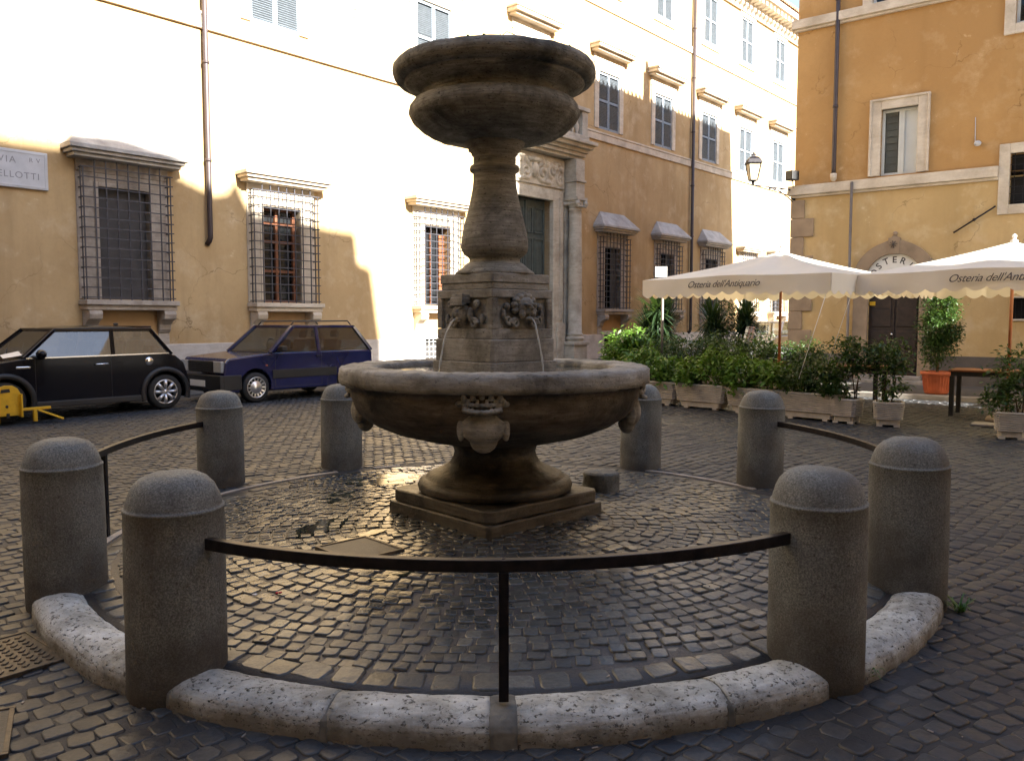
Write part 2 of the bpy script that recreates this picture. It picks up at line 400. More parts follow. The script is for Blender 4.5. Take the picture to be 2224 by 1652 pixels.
mb = MB()
ys = [-120, -30, -3]+[i*1.0 for i in range(-2, 15)]+[16, 20, 30, 60, 160]; xs = [-140, -60, -25, -12, -6, 0, 6, 12, 25, 60, 140]
mb.add([(x, y, ground(x, y)-.0075) for y in ys for x in xs], [(j*len(xs)+i, j*len(xs)+i+1, (j+1)*len(xs)+i+1, (j+1)*len(xs)+i) for j in range(len(ys)-1) for i in range(len(xs)-1)])
tag(mb.build('ground', 'mortar'), kind='structure')
mb = MB(); K = 96; rs = [0, .5, 1, 1.5, 2, 2.4, 2.7, RR+.02]
mb.add([(C0.x+r*math.cos(2*PI*j/K), C0.y+r*math.sin(2*PI*j/K), ringz(C0.x+r*math.cos(2*PI*j/K), C0.y+r*math.sin(2*PI*j/K))-(.009 if r < RR else .009)) for r in rs for j in range(K)],
       [(i*K+j, i*K+(j+1) % K, (i+1)*K+(j+1) % K, (i+1)*K+j) for i in range(len(rs)-1) for j in range(K)], True)
# skirt down to the plaza
o = len(mb.v); mb.add([(C0.x+(RR+.02)*math.cos(2*PI*j/K), C0.y+(RR+.02)*math.sin(2*PI*j/K), -.3) for j in range(K)], [])
mb.f += [((len(rs)-1)*K+j, (len(rs)-1)*K+(j+1) % K, o+(j+1) % K, o+j) for j in range(K)]; mb.sm += [False]*K
tag(mb.build('ring_paving', 'mortar_in'), kind='structure')

def stones(name, lst, zf, mat, depth=.018, dome=.004):
    vs = []; fs = []; tone = []
    base = [(-1, -.74), (-.76, -1), (.76, -1), (1, -.74), (1, .74), (.76, 1), (-.76, 1), (-1, .74)]
    for (cx, cy, a, lx, ly) in lst:
        o = len(vs); ca, sa = math.cos(a), math.sin(a); z0 = rnd.uniform(-.0045, .0045); tx = rnd.gauss(0, .028); ty = rnd.gauss(0, .028); wn = rnd.random() < .10; z0 -= .006*wn
        jit = [(rnd.uniform(-.14, .14), rnd.uniform(-.14, .14)) for _ in range(4)]
        for ring, (k, dz) in enumerate(((1, -depth), (.96, -depth*.22), (.84, 0))):
            for q, (px, py) in enumerate(base):
                j = jit[((q+1)//2) % 4]; ux = (px+j[0])*lx/2*k; uy = (py+j[1])*ly/2*k
                x = cx+ux*ca-uy*sa; y = cy+ux*sa+uy*ca; vs.append((x, y, zf(x, y)+z0+dz+ux*tx+uy*ty))
        vs.append((cx, cy, zf(cx, cy)+z0+dome))
        for q in range(8):
            q2 = (q+1) % 8
            fs += [(o+q, o+q2, o+8+q2, o+8+q), (o+8+q, o+8+q2, o+16+q2, o+16+q), (o+16+q, o+16+q2, o+24)]
        tone += [min(1, max(0, rnd.gauss(.45, .24)))]*24
    me = bpy.data.meshes.new(name); me.from_pydata(vs, [], fs); me.polygons.foreach_set('use_smooth', [True, True, False]*(len(fs)//3))
    at = me.attributes.new('tone', 'FLOAT', 'FACE'); at.data.foreach_set('value', tone)
    me.materials.append(M[mat]); ob = bpy.data.objects.new(name, me); C.objects.link(ob); return tag(ob, kind='structure')

# cobbles inside the ring: concentric rows, a row of big ones along the kerb
lst = []; r = RR-.085
row = 0
while r > .45:
    big = row == 0; pitch = .160 if big else .094; n = int(2*PI*r/(pitch*rnd.uniform(.96, 1.06))); ph = rnd.random()
    for k in range(n):
        a = 2*PI*(k+ph)/n+rnd.uniform(-.02, .02)/r; wob = 0 if big else .030*math.sin(5*a+r*2)+rnd.uniform(-.006, .006)
        x = C0.x+(r+wob)*math.cos(a); y = C0.y+(r+wob)*math.sin(a)
        skew = 0 if big else .35*math.sin(4*a+1.5*r)
        l1 = pitch*rnd.uniform(.80, .97); l2 = (.152 if big else .092)*rnd.uniform(.82, .98)
        lst.append((x, y, a+skew*.5+rnd.gauss(0, .06), l2, l1))
    r -= .130 if big else .094; row += 1
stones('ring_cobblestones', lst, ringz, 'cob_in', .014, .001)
# cobbles of the square: wavy diagonal rows
lst = []; P = .120; ang = R(38)
cu, su = math.cos(ang), math.sin(ang)
for iu in range(-160, 245):
    for iv in range(-43, 245):
        u = iu*P+(iv % 2)*P*.5; v = iv*P+.16*math.sin(u*1.1)
        x = u*cu-v*su+2; y = u*su+v*cu
        if y < 2.2 or y > 17.5 or abs(x) > .66*y+1.6: continue
        if (Vector((x, y))-C0).length < RR+.16: continue
        if (-.7615*x+.648*y) > 15.55 or (.616*x+.788*y) > 16.95: continue
        lst.append((x+rnd.uniform(-.008, .008), y+rnd.uniform(-.008, .008), ang+math.atan(.176*math.cos(u*1.1))+rnd.gauss(0, .10), P*rnd.uniform(.78, 1.0), P*rnd.uniform(.74, .98)))
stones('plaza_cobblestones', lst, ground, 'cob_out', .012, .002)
# flush pale edging strip round the back of the ring
mb = MB(); sec = [(-.03, -.05), (.03, -.05), (.03, .003), (-.03, .003)]
for a0, a1 in ((R(-6), R(6)), (R(32), R(62)), (R(112), R(118)), (R(126), R(158)), (R(172), R(186))):
    path = []
    for k in range(17):
        a = a0+(a1-a0)*k/16; x = C0.x+(RR+.09)*math.cos(a); y = C0.y+(RR+.09)*math.sin(a)
        path.append(((x, y, ground(x, y)), (math.cos(a), math.sin(a), 0)))
    mb.sweep(sec, path, smooth=False)
tag(mb.build('stone_edging', 'kerbstone'), kind='structure')

# ---------------------------------------------------------------- frames of the two facades
TA = R(40.7); dA = Vector((math.sin(TA), math.cos(TA), 0)); nA = Vector((-math.cos(TA), math.sin(TA), 0)); PA = 17.2
def PTA(s, off=0, z=0): p = dA*s+nA*(PA-off); return Vector((p.x, p.y, z))
RZA = R(90)-TA
dB = Vector((math.sin(R(128)), math.cos(R(128)), 0)); nB = Vector((math.sin(R(38)), math.cos(R(38)), 0)); PBd = 19.96
def PTB(s, off=0, z=0): p = dB*s+nB*(PBd-off); return Vector((p.x, p.y, z))
RZB = R(-38)

def pavement(name, T, x0, x1, y0, y1, z, zb):
    mb = MB(); mb.box(x0, x1, y0+.16, y1, zb, z, T); p = mb.build(name, 'pave'); tag(p, kind='structure')
    mb = MB(); x = x0
    while x < x1:
        l = min(rnd.uniform(.9, 1.3), x1-x); mb.box(x+.004, x+l-.004, y0, y0+.157, zb, z+.004, T); x += l
    tag(mb.build('kerb', 'kerbstone', bevel=.02), kind='structure')
TAm = Matrix.Translation(PTA(0)) @ Matrix.Rotation(RZA, 4, 'Z')
TBm = Matrix.Translation(PTB(0)) @ Matrix.Rotation(RZB, 4, 'Z')
pavement('pavement', TAm, -20, 48, -1.35, .1, .20, -.2)
pavement('pavement', TBm, -8.6, 24, -2.95, .1, .19, -.2)

def wallgrid(mb, x0, x1, z0, z1, holes, y=0, depth=.3, T=None):
    X = sorted({x0, x1}|{h[0] for h in holes}|{h[1] for h in holes}); Z = sorted({z0, z1}|{h[2] for h in holes}|{h[3] for h in holes})
    X = [x for x in X if x0 <= x <= x1]; Z = [z for z in Z if z0 <= z <= z1]
    for i in range(len(X)-1):
        for j in range(len(Z)-1):
            cx = (X[i]+X[i+1])/2; cz = (Z[j]+Z[j+1])/2
            if any(h[0] < cx < h[1] and h[2] < cz < h[3] for h in holes): continue
            mb.add([(X[i], y, Z[j]), (X[i+1], y, Z[j]), (X[i+1], y, Z[j+1]), (X[i], y, Z[j+1])], [(0, 1, 2, 3)], False, T)
    for (a, b, c, d) in holes:
        a = max(a, x0); b = min(b, x1); q = y+depth
        mb.add([(a, y, c), (b, y, c), (b, y, d), (a, y, d), (a, q, c), (b, q, c), (b, q, d), (a, q, d)], [(0, 4, 5, 1), (1, 5, 6, 2), (2, 6, 7, 3), (3, 7, 4, 0)], False, T)

def frame_rect(mb, a, b, c, d, w, y0, y1, wt=None, wb=None):
    wt = w if wt is None else wt; wb = w if wb is None else wb
    mb.box(a-w, a, y0, y1, c-wb, d+wt); mb.box(b, b+w, y0, y1, c-wb, d+wt)
    if wt: mb.box(a, b, y0, y1, d, d+wt)
    if wb: mb.box(a, b, y0, y1, c-wb, c)

def shutters(parent, a, b, z0, z1, y=-.03, mat='shutter', ang=0):
    mid = (a+b)/2
    for (p, q) in ((a, mid-.008), (mid+.008, b)):
        mb = MB()
        mb.box(p, p+.055, y-.02, y+.02, z0, z1); mb.box(q-.055, q, y-.02, y+.02, z0, z1)
        for zz in (z0, (z0+z1)/2-.04, z1-.09): mb.box(p+.055, q-.055, y-.019, y+.019, zz, zz+.09)
        k = z0+.12
        while k < z1-.12:
            if abs(k-(z0+z1)/2) > .07:
                T = Matrix.Translation(((p+q)/2, y, k)) @ Matrix.Rotation(R(-38), 4, 'X')
                mb.box(-(q-p)/2+.05, (q-p)/2-.05, -.024, .024, -.005, .005, T)
            k += .052
        s = mb.build('shutter', mat, parent)
    MB().box(a, b, y+.05, y+.06, z0, z1).build('pane', 'dark', parent)
    return s

# ---------------------------------------------------------------- palazzo (facade A)
palazzo = thing('palazzo', 'long ochre palazzo with barred ground floor windows and a columned portal, behind the parked cars', 'building', PTA(0), RZA)
W0 = 5.15; GW = [7.78, 11.52, 16.66, 25.62, 29.55, 33.35, 37.0, 40.4, 44.0]; GW = [-10.2, -6.0, -1.9, 3.2]+GW
FW = [-10.2, -6.0, -1.9, 3.2, 7.3, 11.47, 16.62, 20.93, 25.35, 29.18, 33.02, 36.6, 40.3, 44.0]
SW = FW[:]
holes = []
for c in GW: holes.append((c-.52, c+.52, 2.02, 4.26))
for c in FW: holes.append((c-.66, c+.66, 8.42, 10.42))
for c in SW: holes.append((c-.6, c+.6, 13.35, 15.35))
for c in GW: holes.append((c-.52, c+.52, .35, 1.06))
DOOR = (19.87, 21.93, .30, 5.55)
holes.append(DOOR)
mb = MB(); wallgrid(mb, -22, 48, 1.08, 16.2, [h if h[2] > 1.0 or h is DOOR else (h[0], h[1], 5000, 5001) for h in holes if h[3] > 1.1])
mb.f = [f for f in mb.f if all(mb.v[i][2] < 100 for i in f)] ; mb.sm = mb.sm[:len(mb.f)]
mb.box(-22, 48, .45, 12, -1, 16.2)
wl = mb.build('wall', 'wallA', palazzo)
# plinth in slabs
mb = MB(); hs = [(h[0], h[1], h[2], h[3]) for h in holes if h[3] < 1.1]+[(DOOR[0]-1.2, DOOR[1]+1.2, -1, 1.07)]
wallgrid(mb, -22, 48, -.2, 1.07, hs, -.05, .35)
mb.add([(-22, -.05, 1.07), (DOOR[0]-1.2, -.05, 1.07), (DOOR[0]-1.2, 0, 1.085), (-22, 0, 1.085)], [(0, 1, 2, 3)])
mb.add([(DOOR[1]+1.2, -.05, 1.07), (48, -.05, 1.07), (48, 0, 1.085), (DOOR[1]+1.2, 0, 1.085)], [(0, 1, 2, 3)])
mb.build('plinth', 'plinthA', palazzo)
mb = MB()
for (a, b) in ((-22, 18.45), (23.5, 48)):
    mb.box(a, b, -.06, .02, 7.98, 8.22); mb.box(a, b, -.08, .02, 8.222, 8.29)
    if b < 20: mb.box(a, b, -.075, .02, 7.93, 7.978)
mb.build('string_course', 'trim', palazzo, .012)
# cornice and roof
mb = MB(); 
prof = [(0, 15.55), (-.10, 15.55), (-.12, 15.7), (-.22, 15.78), (-.25, 16.0), (-.55, 16.12), (-.80, 16.2), (-.85, 16.42), (0, 16.46)]
mb.prism([(p[0], p[1]) for p in prof], -22, 48, 'x')
co = mb.build('cornice', 'trim', palazzo)
mb = MB(); s = -21.8
while s < 48: mb.box(s, s+.16, -.72, -.2, 15.93, 16.11); s += .42
mb.build('bracket', 'trim', co)
mb = MB(); mb.add([(-22, -.92, 16.46), (48, -.92, 16.46), (48, 6, 18.6), (-22, 6, 18.6), (-22, 12, 16.5), (48, 12, 16.5)], [(0, 1, 2, 3), (3, 2, 5, 4)])
s = -22
while s < 48: mb.tube([(s, -.95, 16.50), (s, 6, 18.66)], .08, 6); s += .24
mb.build('roof', 'roof', palazzo)

def grille(parent, c, hw, z0, z1, nv, nh, yo=-.25):
    mb = MB(); t = .021
    for i in range(nv):
        x = c-hw+2*hw*i/(nv-1); mb.bar((x, yo, z0), (x, yo, z1+(.14 if 0 < i < nv-1 else 0)), t)
    for x in (c-hw, c+hw): mb.bar((x, yo*.5, z0), (x, yo*.5, z1), t)
    for j in range(nh):
        z = z0+.05+(z1-z0-.06)*j/(nh-1); mb.bar((c-hw-.05, yo-.012, z), (c+hw+.05, yo-.012, z), t, t)
        for x in (c-hw, c+hw): mb.bar((x, yo-.03, z+.001), (x, 0, z+.001), t)
    return mb.build('grille', 'grille', parent)

def ground_window(c, kind, hooded, lbl=None, nv=9, nh=14):
    mb = MB(); a, b, z0, z1 = c-.52, c+.52, 2.02, 4.26
    frame_rect(mb, a, b, z0, z1, .27, -.05, .32, .26, 0)
    frame_rect(mb, a-.0, b+.0, z0, z1, .09, -.075, .30, .09, 0)
    mb.box(c-.93, c+.93, -.06, .05, 4.525, 4.76)                       # frieze
    mb.box(c-.93, c-.79, -.03, .05, z0, 4.523); mb.box(c+.79, c+.93, -.03, .05, z0, 4.523)
    w = mb.build('window', 'trimg' if hooded else 'trim', palazzo, .01)
    if lbl: w['label'] = lbl
    # sill on two consoles, strips running down to the plinth
    mb = MB(); mb.box(c-.95, c+.95, -.40, .03, 1.90, 2.0); mb.box(c-.92, c+.92, -.34, .03, 1.80, 1.897)
    for q in (-1, 1):
        x = c+q*.76; pr = [(0, 1.797), (-.33, 1.797), (-.36, 1.72), (-.33, 1.62), (-.22, 1.58), (-.12, 1.50), (-.10, 1.40), (-.05, 1.34), (0, 1.32)]
        mb.prism(pr, x-.13, x+.13, 'x'); mb.box(x-.12, x+.12, -.035, .03, 1.087, 1.318)
    mb.build('sill', 'trimg' if hooded else 'trim', w, .012)
    mb = MB(); mb.box(c-.62, c+.62, -.012, .02, 1.10, 1.79); mb.build('apron_panel', 'panelA', w)
    # hood
    mb = MB(); mb.box(c-1.08, c+1.08, -.36, .03, 4.76, 4.83); mb.box(c-1.14, c+1.14, -.43, .03, 4.833, 4.90); mb.box(c-1.19, c+1.19, -.49, .03, 4.903, 4.99)
    if hooded:
        mb.add([(c-1.19, -.47, 4.992), (c+1.19, -.47, 4.992), (c+1.19, 0, 4.992), (c-1.19, 0, 4.992), (c-.80, -.02, 5.50), (c+.80, -.02, 5.50)],
               [(0, 1, 5, 4), (1, 2, 5), (0, 4, 3)])
    mb.build('hood', 'hood' if hooded else 'trim', w, .012)
    if kind == 'board': MB().box(a, b, .13, .16, z0, z1).build('shutter_board', 'board', w)
    elif kind == 'brown':
        g = MB().box(a, b, .29, .295, z0, z1).build('pane', 'glass', w)
        mb = MB()
        for x in (a+.03, c, b-.03): mb.box(x-.035, x+.035, .20, .27, z0, z1)
        for z in (z0+.03, z0+.75, z0+1.45, z1-.35, z1-.03): mb.box(a, b, .21, .26, z-.03, z+.03)
        mb.build('casement', 'wood', w)
        MB().box(a+.1, b-.1, .5, .55, z0, z1).build('curtain', M['wood'], w)
    elif kind == 'inner':
        MB().box(a, b, .29, .295, z0, z1).build('pane', 'glass', w)
        mb = MB(); mb.box(a+.02, a+.26, .17, .21, z0+.02, z1-.2); mb.box(b-.26, b-.02, .17, .21, z0+.02, z1-.2)
        mb.box(c-.03, c+.03, .22, .27, z0, z1); mb.build('inner_shutters', 'wood', w)
    else:
        MB().box(a, b, .29, .295, z0, z1).build('pane', 'glass', w)
        mb = MB(); mb.box(b-.36, b-.02, .12, .16, z0+.02, z1-.02); mb.box(a+.04, a+.34, .2, .24, z0+.02, z1-.02)
        mb.build('casement', 'board', w)
    grille(w, c, .88, z0-.02, 4.60, nv, nh)
    return w
kinds = ['board', 'dark', 'brown', 'dark', 'board', 'brown', 'inner', 'dark', 'dark', 'dark', 'dark', 'dark', 'dark']
hood_on = [1, 0, 1, 0, 1, 0, 0, 1, 1, 1, 0, 1, 0]
for c, k, hd in zip(GW, kinds, hood_on):
    wdw = ground_window(c, k, hd)
    lb = {7.78: 'barred window closed with a grey board, under a sloped stone hood', 11.52: 'barred window with brown wooden casement and orange reflections'}.get(c)
    if lb: wdw['label'] = lb
# cellar openings in the plinth
for c in GW:
    mb = MB(); frame_rect(mb, c-.52, c+.52, .35, 1.06, .14, -.07, .1, 0, .1); mb.box(c-.66, c+.66, -.07, .1, 1.062, 1.2)
    cw = mb.build('cellar_window', 'plinthA', palazzo, .01)
    MB().box(c-.52, c+.52, .2, .25, .35, 1.06).build('pane', 'dark' if c != 16.66 else 'board', cw)
    if c in (16.66, 7.78):
        mb = MB()
        for i in range(7): mb.bar((c-.48+.16*i, -.02, .35), (c-.48+.16*i, -.02, 1.06), .016)
        for i in range(5): mb.bar((c-.52, -.03, .42+.14*i), (c+.52, -.03, .42+.14*i), .014)
        mb.build('grille', 'white' if c == 16.66 else 'grille', cw)
# upper windows with shutters and cornices
for c in FW:
    mb = MB(); frame_rect(mb, c-.66, c+.66, 8.42, 10.42, .25, -.05, .2, .25, 0); mb.box(c-.95, c+.95, -.04, .03, 10.672, 11.0)
    w = mb.build('window', 'trim', palazzo, .01)
    mb = MB(); mb.box(c-1.08, c+1.08, -.30, .03, 11.0, 11.08); mb.box(c-1.16, c+1.16, -.42, .03, 11.083, 11.2); mb.box(c-1.2, c+1.2, -.46, .03, 11.203, 11.28)
    mb.build('cornice', 'trim', w, .015)
    shutters(w, c-.66, c+.66, 8.42, 10.42, .02)
for c in SW:
    mb = MB(); frame_rect(mb, c-.6, c+.6, 13.35, 15.35, .2, -.05, .2, .18, .18)
    w = mb.build('window', 'trim', palazzo, .01)
    shutters(w, c-.6, c+.6, 13.35, 15.35, .02)
mb = MB()
for (a, b) in ((-22, 48),): mb.box(a, b, -.06, .02, 12.6, 12.85)
mb.build('string_course', 'trim', palazzo, .01)

# portal
pc = 20.90
mb = MB()
mb.box(DOOR[0]-.55, DOOR[0], -.16, .32, .05, 5.9); mb.box(DOOR[1], DOOR[1]+.55, -.16, .32, .05, 5.9)
mb.box(DOOR[0], DOOR[1], -.16, .32, DOOR[3], 5.9)
for q in (-1, 1):
    x = pc+q*1.42; mb.box(x-.07, x+.07, -.20, -.155, 1.6, 5.7); mb.box(x-.22, x+.22, -.22, -.155, .3, 1.5)
mb.box(pc-2.35, pc-1.6, -.62, 0, .05, .75); mb.box(pc+1.6, pc+2.35, -.62, 0, .05, .75)     # column pedestals
mb.box(pc-2.42, pc-1.55, -.68, 0, .752, .86); mb.box(pc+1.55, pc+2.42, -.68, 0, .752, .86)
portal = mb.build('portal', 'portal', palazzo, .015)
for q in (-1, 1): MB().box(pc+q*1.97-.24, pc+q*1.97+.24, -.10, 0, .862, 6.0).build('pilaster', 'portal', portal, .01)
for q in (-1, 1):
    T = Matrix.Translation((pc+q*1.97, -.36, 0))
    mb = MB(); mb.lathe([(.30, .862), (.30, .93), (.33, .95), (.33, 1.0), (.28, 1.03), (.26, 1.07), (.29, 1.09), (.29, 1.13), (.245, 1.16), (.24, 2.5), (.235, 3.6), (.215, 5.1), (.21, 5.28), (.24, 5.30), (.24, 5.34), (.20, 5.36)], 28, T=T)
    col = mb.build('column', 'portal', portal)
    mb = MB(); mb.lathe([(.21, 5.36), (.23, 5.42), (.27, 5.48), (.27, 5.54)], 20, T=T); mb.box(-.30, .30, -.30, .30, 5.62, 5.72, T)
    for sx in (-1, 1):
        for sy in (-1,):
            mb.lathe([(.0, -.30), (.10, -.30), (.10, -.22), (.06, -.2), (.06, .2), (.10, .22), (.10, .30), (0, .30)], 14, T=T @ Matrix.Translation((sx*.22, 0, 5.52)) @ Matrix.Rotation(R(90), 4, 'X'))
    mb.box(-.25, .25, -.25, .25, 5.54, 5.618, T)
    for k in range(7): mb.ball((-.22+.073*k, -.28, 5.42), (.035, .04, .05), 8, T)
    mb.build('capital', 'portal', col)
    mb = MB(); mb.box(-.24, .24, -.22, .36, 5.722, 6.22, T); mb.box(-.28, .28, -.27, .36, 6.222, 6.30, T); mb.box(-.24, .24, -.22, .36, 6.302, 6.98, T); mb.build('entablature_block', 'portal', col, .015)
# scroll relief above the door
mb = MB(); mb.box(pc-1.70, pc+1.70, -.10, .02, 5.902, 6.98); mb.build('frieze', 'portal', portal, .01)
mb = MB(); mb.box(pc-1.62, pc+1.62, -.16, -.11, 5.98, 6.9)
def spiral(mb, cx, cz, r0, sgn, y, turns=1.6, th=.055, rot=0):
    path = []; rr = []
    for k in range(40):
        t = k/39; a = rot+sgn*t*turns*2*PI; r = r0*(1-.85*t); path.append((cx+r*math.cos(a), y-.05*t, cz+r*math.sin(a))); rr.append(th*(1-.35*t))
    mb.tube(path, rr, 8)
for q in (-1, 1):
    spiral(mb, pc+q*.42, 6.34, .30, q, -.16, 1.6, .07, PI/2); spiral(mb, pc+q*.95, 6.5, .24, -q, -.15, 1.4, .06, -PI/2)
    spiral(mb, pc+q*1.35, 6.26, .2, q, -.15, 1.5, .055, PI/2)
    for k in range(6): mb.ball((pc+q*(.2+.24*k), -.18, 6.75-.03*k), (.10, .06, .09), 8)
    mb.ball((pc+q*.7, -.18, 6.1), (.2, .06, .07), 10); mb.ball((pc+q*1.2, -.18, 6.75), (.18, .05, .05), 10)
mb.ball((pc, -.2, 6.42), (.17, .12, .24), 12); mb.ball((pc, -.22, 6.75), (.22, .1, .1), 12)
carve(mb.build('scroll_relief', 'portal', portal), .02, 2)
# balcony over the portal
mb = MB(); steps = [(7.0, .42, 2.30), (7.10, .52, 2.36), (7.22, .60, 2.42), (7.34, .74, 2.52), (7.46, .86, 2.60)]
for i, (z, d, hw) in enumerate(steps): mb.box(pc-hw, pc+hw, -d, .02, z, z+(.097 if i == 0 else .117))
mb.box(pc-2.3, pc+2.3, -.70, .02, 7.58, 7.76)
bal = mb.build('balcony', 'portal', palazzo, .015)
mb = MB()
for q in (-1, 1):
    x = pc+q*2.1; mb.box(x-.16, x+.16, -.66, -.36, 7.762, 8.55)
mb.box(pc-2.32, pc+2.32, -.72, -.32, 8.552, 8.68); mb.build('balustrade_rail', 'portal', bal, .012)
bp = [(.055, 7.762), (.055, 7.82), (.04, 7.84), (.075, 7.95), (.085, 8.05), (.04, 8.2), (.035, 8.3), (.06, 8.4), (.045, 8.46), (.06, 8.48), (.06, 8.55)]
for k in range(15):
    x = pc-1.82+3.64*k/14; MB().lathe(bp, 12, T=Matrix.Translation((x, -.51, 0))).build('baluster', 'portal', bal)
# door leaves
mb = MB(); mb.box(DOOR[0], DOOR[1], .22, .28, DOOR[2], DOOR[3])
dr = mb.build('door', 'greydoor', palazzo)
mb = MB()
for q in (0, 1):
    xa = DOOR[0]+q*1.03
    for (z0, z1) in ((.5, 1.2), (1.3, 2.0), (2.1, 2.8), (2.95, 4.3), (4.45, 5.3)):
        for (p, r) in (((.08, .60), (.68, .95)) if q == 0 else ((.08, .36), (.44, .95))):
            frame_rect(mb, xa+p+.05, xa+r-.05, z0+.05, z1-.05, .045, .185, .222)
            mb.box(xa+p+.11, xa+r-.11, .195, .222, z0+.12, z1-.12)
mb.box(pc-.03, pc+.03, .17, .222, .3, 5.5)
mb.build('door_panels', 'greydoor', dr, .008)
MB().box(DOOR[0]-.3, DOOR[1]+.3, -.5, .3, .1, .295).build('threshold', 'plinthA', palazzo, .015)
# down pipes
def pipe(name, parent, x, z0, z1, r, mat, y=-.12, shoe=True, clips=()):
    mb = MB(); pth = [(x, y, z1), (x, y, z0+.15), (x, y, z0)]
    if shoe: pth += [(x-.01, y+.03, z0-.07), (x-.02, y+.1, z0-.14)]
    mb.tube(pth, r, 12); p = mb.build(name, mat, parent)
    mb = MB()
    for z in clips: mb.lathe([(r+.002, z-.03), (r+.012, z-.03), (r+.012, z+.03), (r+.002, z+.03)], 12, T=Matrix.Translation((x, y, 0))); mb.bar((x, y, z), (x, .01, z), .02)
    if clips: mb.build('pipe_clip', mat, p)
pipe('down_pipe', palazzo, 9.62, 3.42, 16.1, .058, 'pipe', clips=(5.1, 7.2, 9.4, 11.6, 13.6))
pipe('down_pipe', palazzo, 31.45, 1.2, 16.1, .065, 'pipe', clips=(3.2, 5.1, 7.2, 9.4, 11.6, 13.6))

# street name slab: rests on the wall
sg = thing('street_name_sign', 'grey marble street name slab on the ochre wall above the black car', 'sign', PTA(4.72, .035, 3.96), RZA)
mb = MB(); mb.box(0, 1.62, -.03, .035, .10, .80); mb.build('slab', 'marble', sg, .008)
mb = MB(); frame_rect(mb, .06, 1.56, .16, .74, .03, -.038, -.029); mb.build('moulding', 'marble', sg, .004)
text_mesh('lettering', 'VIA', .17, 'inkg', sg, Matrix.Translation((.92, -.031, .60)) @ TXT, space=1.25, extrude=.0015)
text_mesh('lettering', 'R V', .115, 'inkg', sg, Matrix.Translation((1.39, -.031, .63)) @ TXT, space=1.2, extrude=.0015)
text_mesh('lettering', 'LANCELLOTTI', .17, 'inkg', sg, Matrix.Translation((.86, -.031, .33)) @ TXT, space=1.15, extrude=.0015)

# ---------------------------------------------------------------- corner building (facade B)
HB = 15.0
corner = thing('corner_building', 'orange and yellow corner building with the arched doorway, right of the fountain', 'building', PTB(0), RZB)
S0 = -7.0
holesB = [(-5.08, -4.32, 4.83, 6.28), (-2.54, -1.6, 3.98, 5.02), (-5.35, -4.25, 8.62, 10.6), (-2.55, -1.55, 7.62, 9.4), (-5.35, -4.25, 12.2, 14), (-1.9, -.8, 12.2, 14),
          (-5.24, -4.16, .35, 3.05), (-2.4, -1.75, 1.62, 2.05), (1.5, 2.6, 4.83, 6.4), (5.5, 6.6, 4.83, 6.4), (9.5, 10.6, 4.83, 6.4), (1.5, 2.6, 8.7, 10.6), (5.5, 6.6, 8.7, 10.6), (9.5, 10.6, 8.7, 10.6), ]
mb = MB(); wallgrid(mb, S0, 24, 4.66, HB, [h for h in holesB if h[2] > 4.7]+[(-2.54, -1.6, 4.661, 5.02)], 0, .22)
mb.build('upper_wall', 'wallB_up', corner)
mb = MB(); wallgrid(mb, S0, 24, -.1, 4.56, [h for h in holesB if h[3] < 4.6]+[(-2.54, -1.6, 3.98, 4.559)], -.02, .28)
mb.build('lower_wall', 'wallB_low', corner)
# solid behind, and the street side parallel to the palazzo
rel = dA.x*dB.x+dA.y*dB.y, dA.x*nB.x+dA.y*nB.y
def side(s, d): return (S0+rel[0]*s+d*1.0, rel[1]*s)
LS = 14.2
ax, ay = S0+rel[0]*LS, rel[1]*LS
mb = MB(); mb.prism([(S0+.002, .30), (24, .30), (24, 12), (ax+.05, ay)], -.1, HB-.01, 'z'); mb.build('inner_core', 'wallB_low', corner)
mb = MB(); mb.add([(S0, -.02, -.1), (ax, ay, -.1), (ax, ay, 4.56), (S0, -.02, 4.56)], [(0, 3, 2, 1)]); mb.build('side_wall', 'wallB_low', corner)
mb = MB(); mb.add([(S0, 0, 4.56), (ax, ay, 4.56), (ax, ay, HB), (S0, 0, HB)], [(0, 3, 2, 1)]); mb.build('side_wall', 'wallB_up', corner)
def course(z0, z1, out=.13):
    mb = MB(); a = S0
    ux, uy = rel[0], rel[1]            # along the street side
    nx, ny = -uy, ux
    segs = [(a, -2.74), (-1.38, 24)] if z0 < 5 else [(a, 24)]
    for (p, q) in segs:
        mb.box(p if p > a else a-.12, q, -out, .05, z0+.06, z1); mb.box(p if p > a else a-.06, q, -out*.6, .05, z0, z0+.058)
    mb.prism([(a-.12, -.1), (a-.12+ux*LS, -.1+uy*LS), (a+.2+ux*LS, uy*LS), (a+.1, .1)], z0+.061, z1-.001, 'z')
    return mb.build('string_course', 'trim', corner, .01)
course(4.50, 4.78); course(8.36, 8.62)
# quoins
mb = MB(); z = .05; k = 0
while z < 4.4:
    w_ = .42 if k % 2 else .78; h_ = .44; mb.box(S0-.05, S0+w_*.62, -.065, .02, z+.006, z+h_-.006)
    mb.prism([(S0-.06, -.06), (S0-.06+rel[0]*w_, rel[1]*w_-.06), (S0+.1+rel[0]*w_, rel[1]*w_), (S0+.05, .05)], z+.008, z+h_-.008, 'z'); z += h_; k += 1
mb.build('quoins', 'quoin', corner, .008)
mb = MB()
for (a, b) in ((S0-.08, -5.5), (-3.9, 24)): mb.box(a, b, -.09, .02, -.1, .82)
mb.build('base_course', 'darkplinth', corner, .012)
mb = MB(); mb.box(3.0, 24, -1.75, -.03, -.1, 18); mb.build('sun_blocker_wing', 'wallB_up', corner)  # wing out of view, added to keep the low sun off this facade
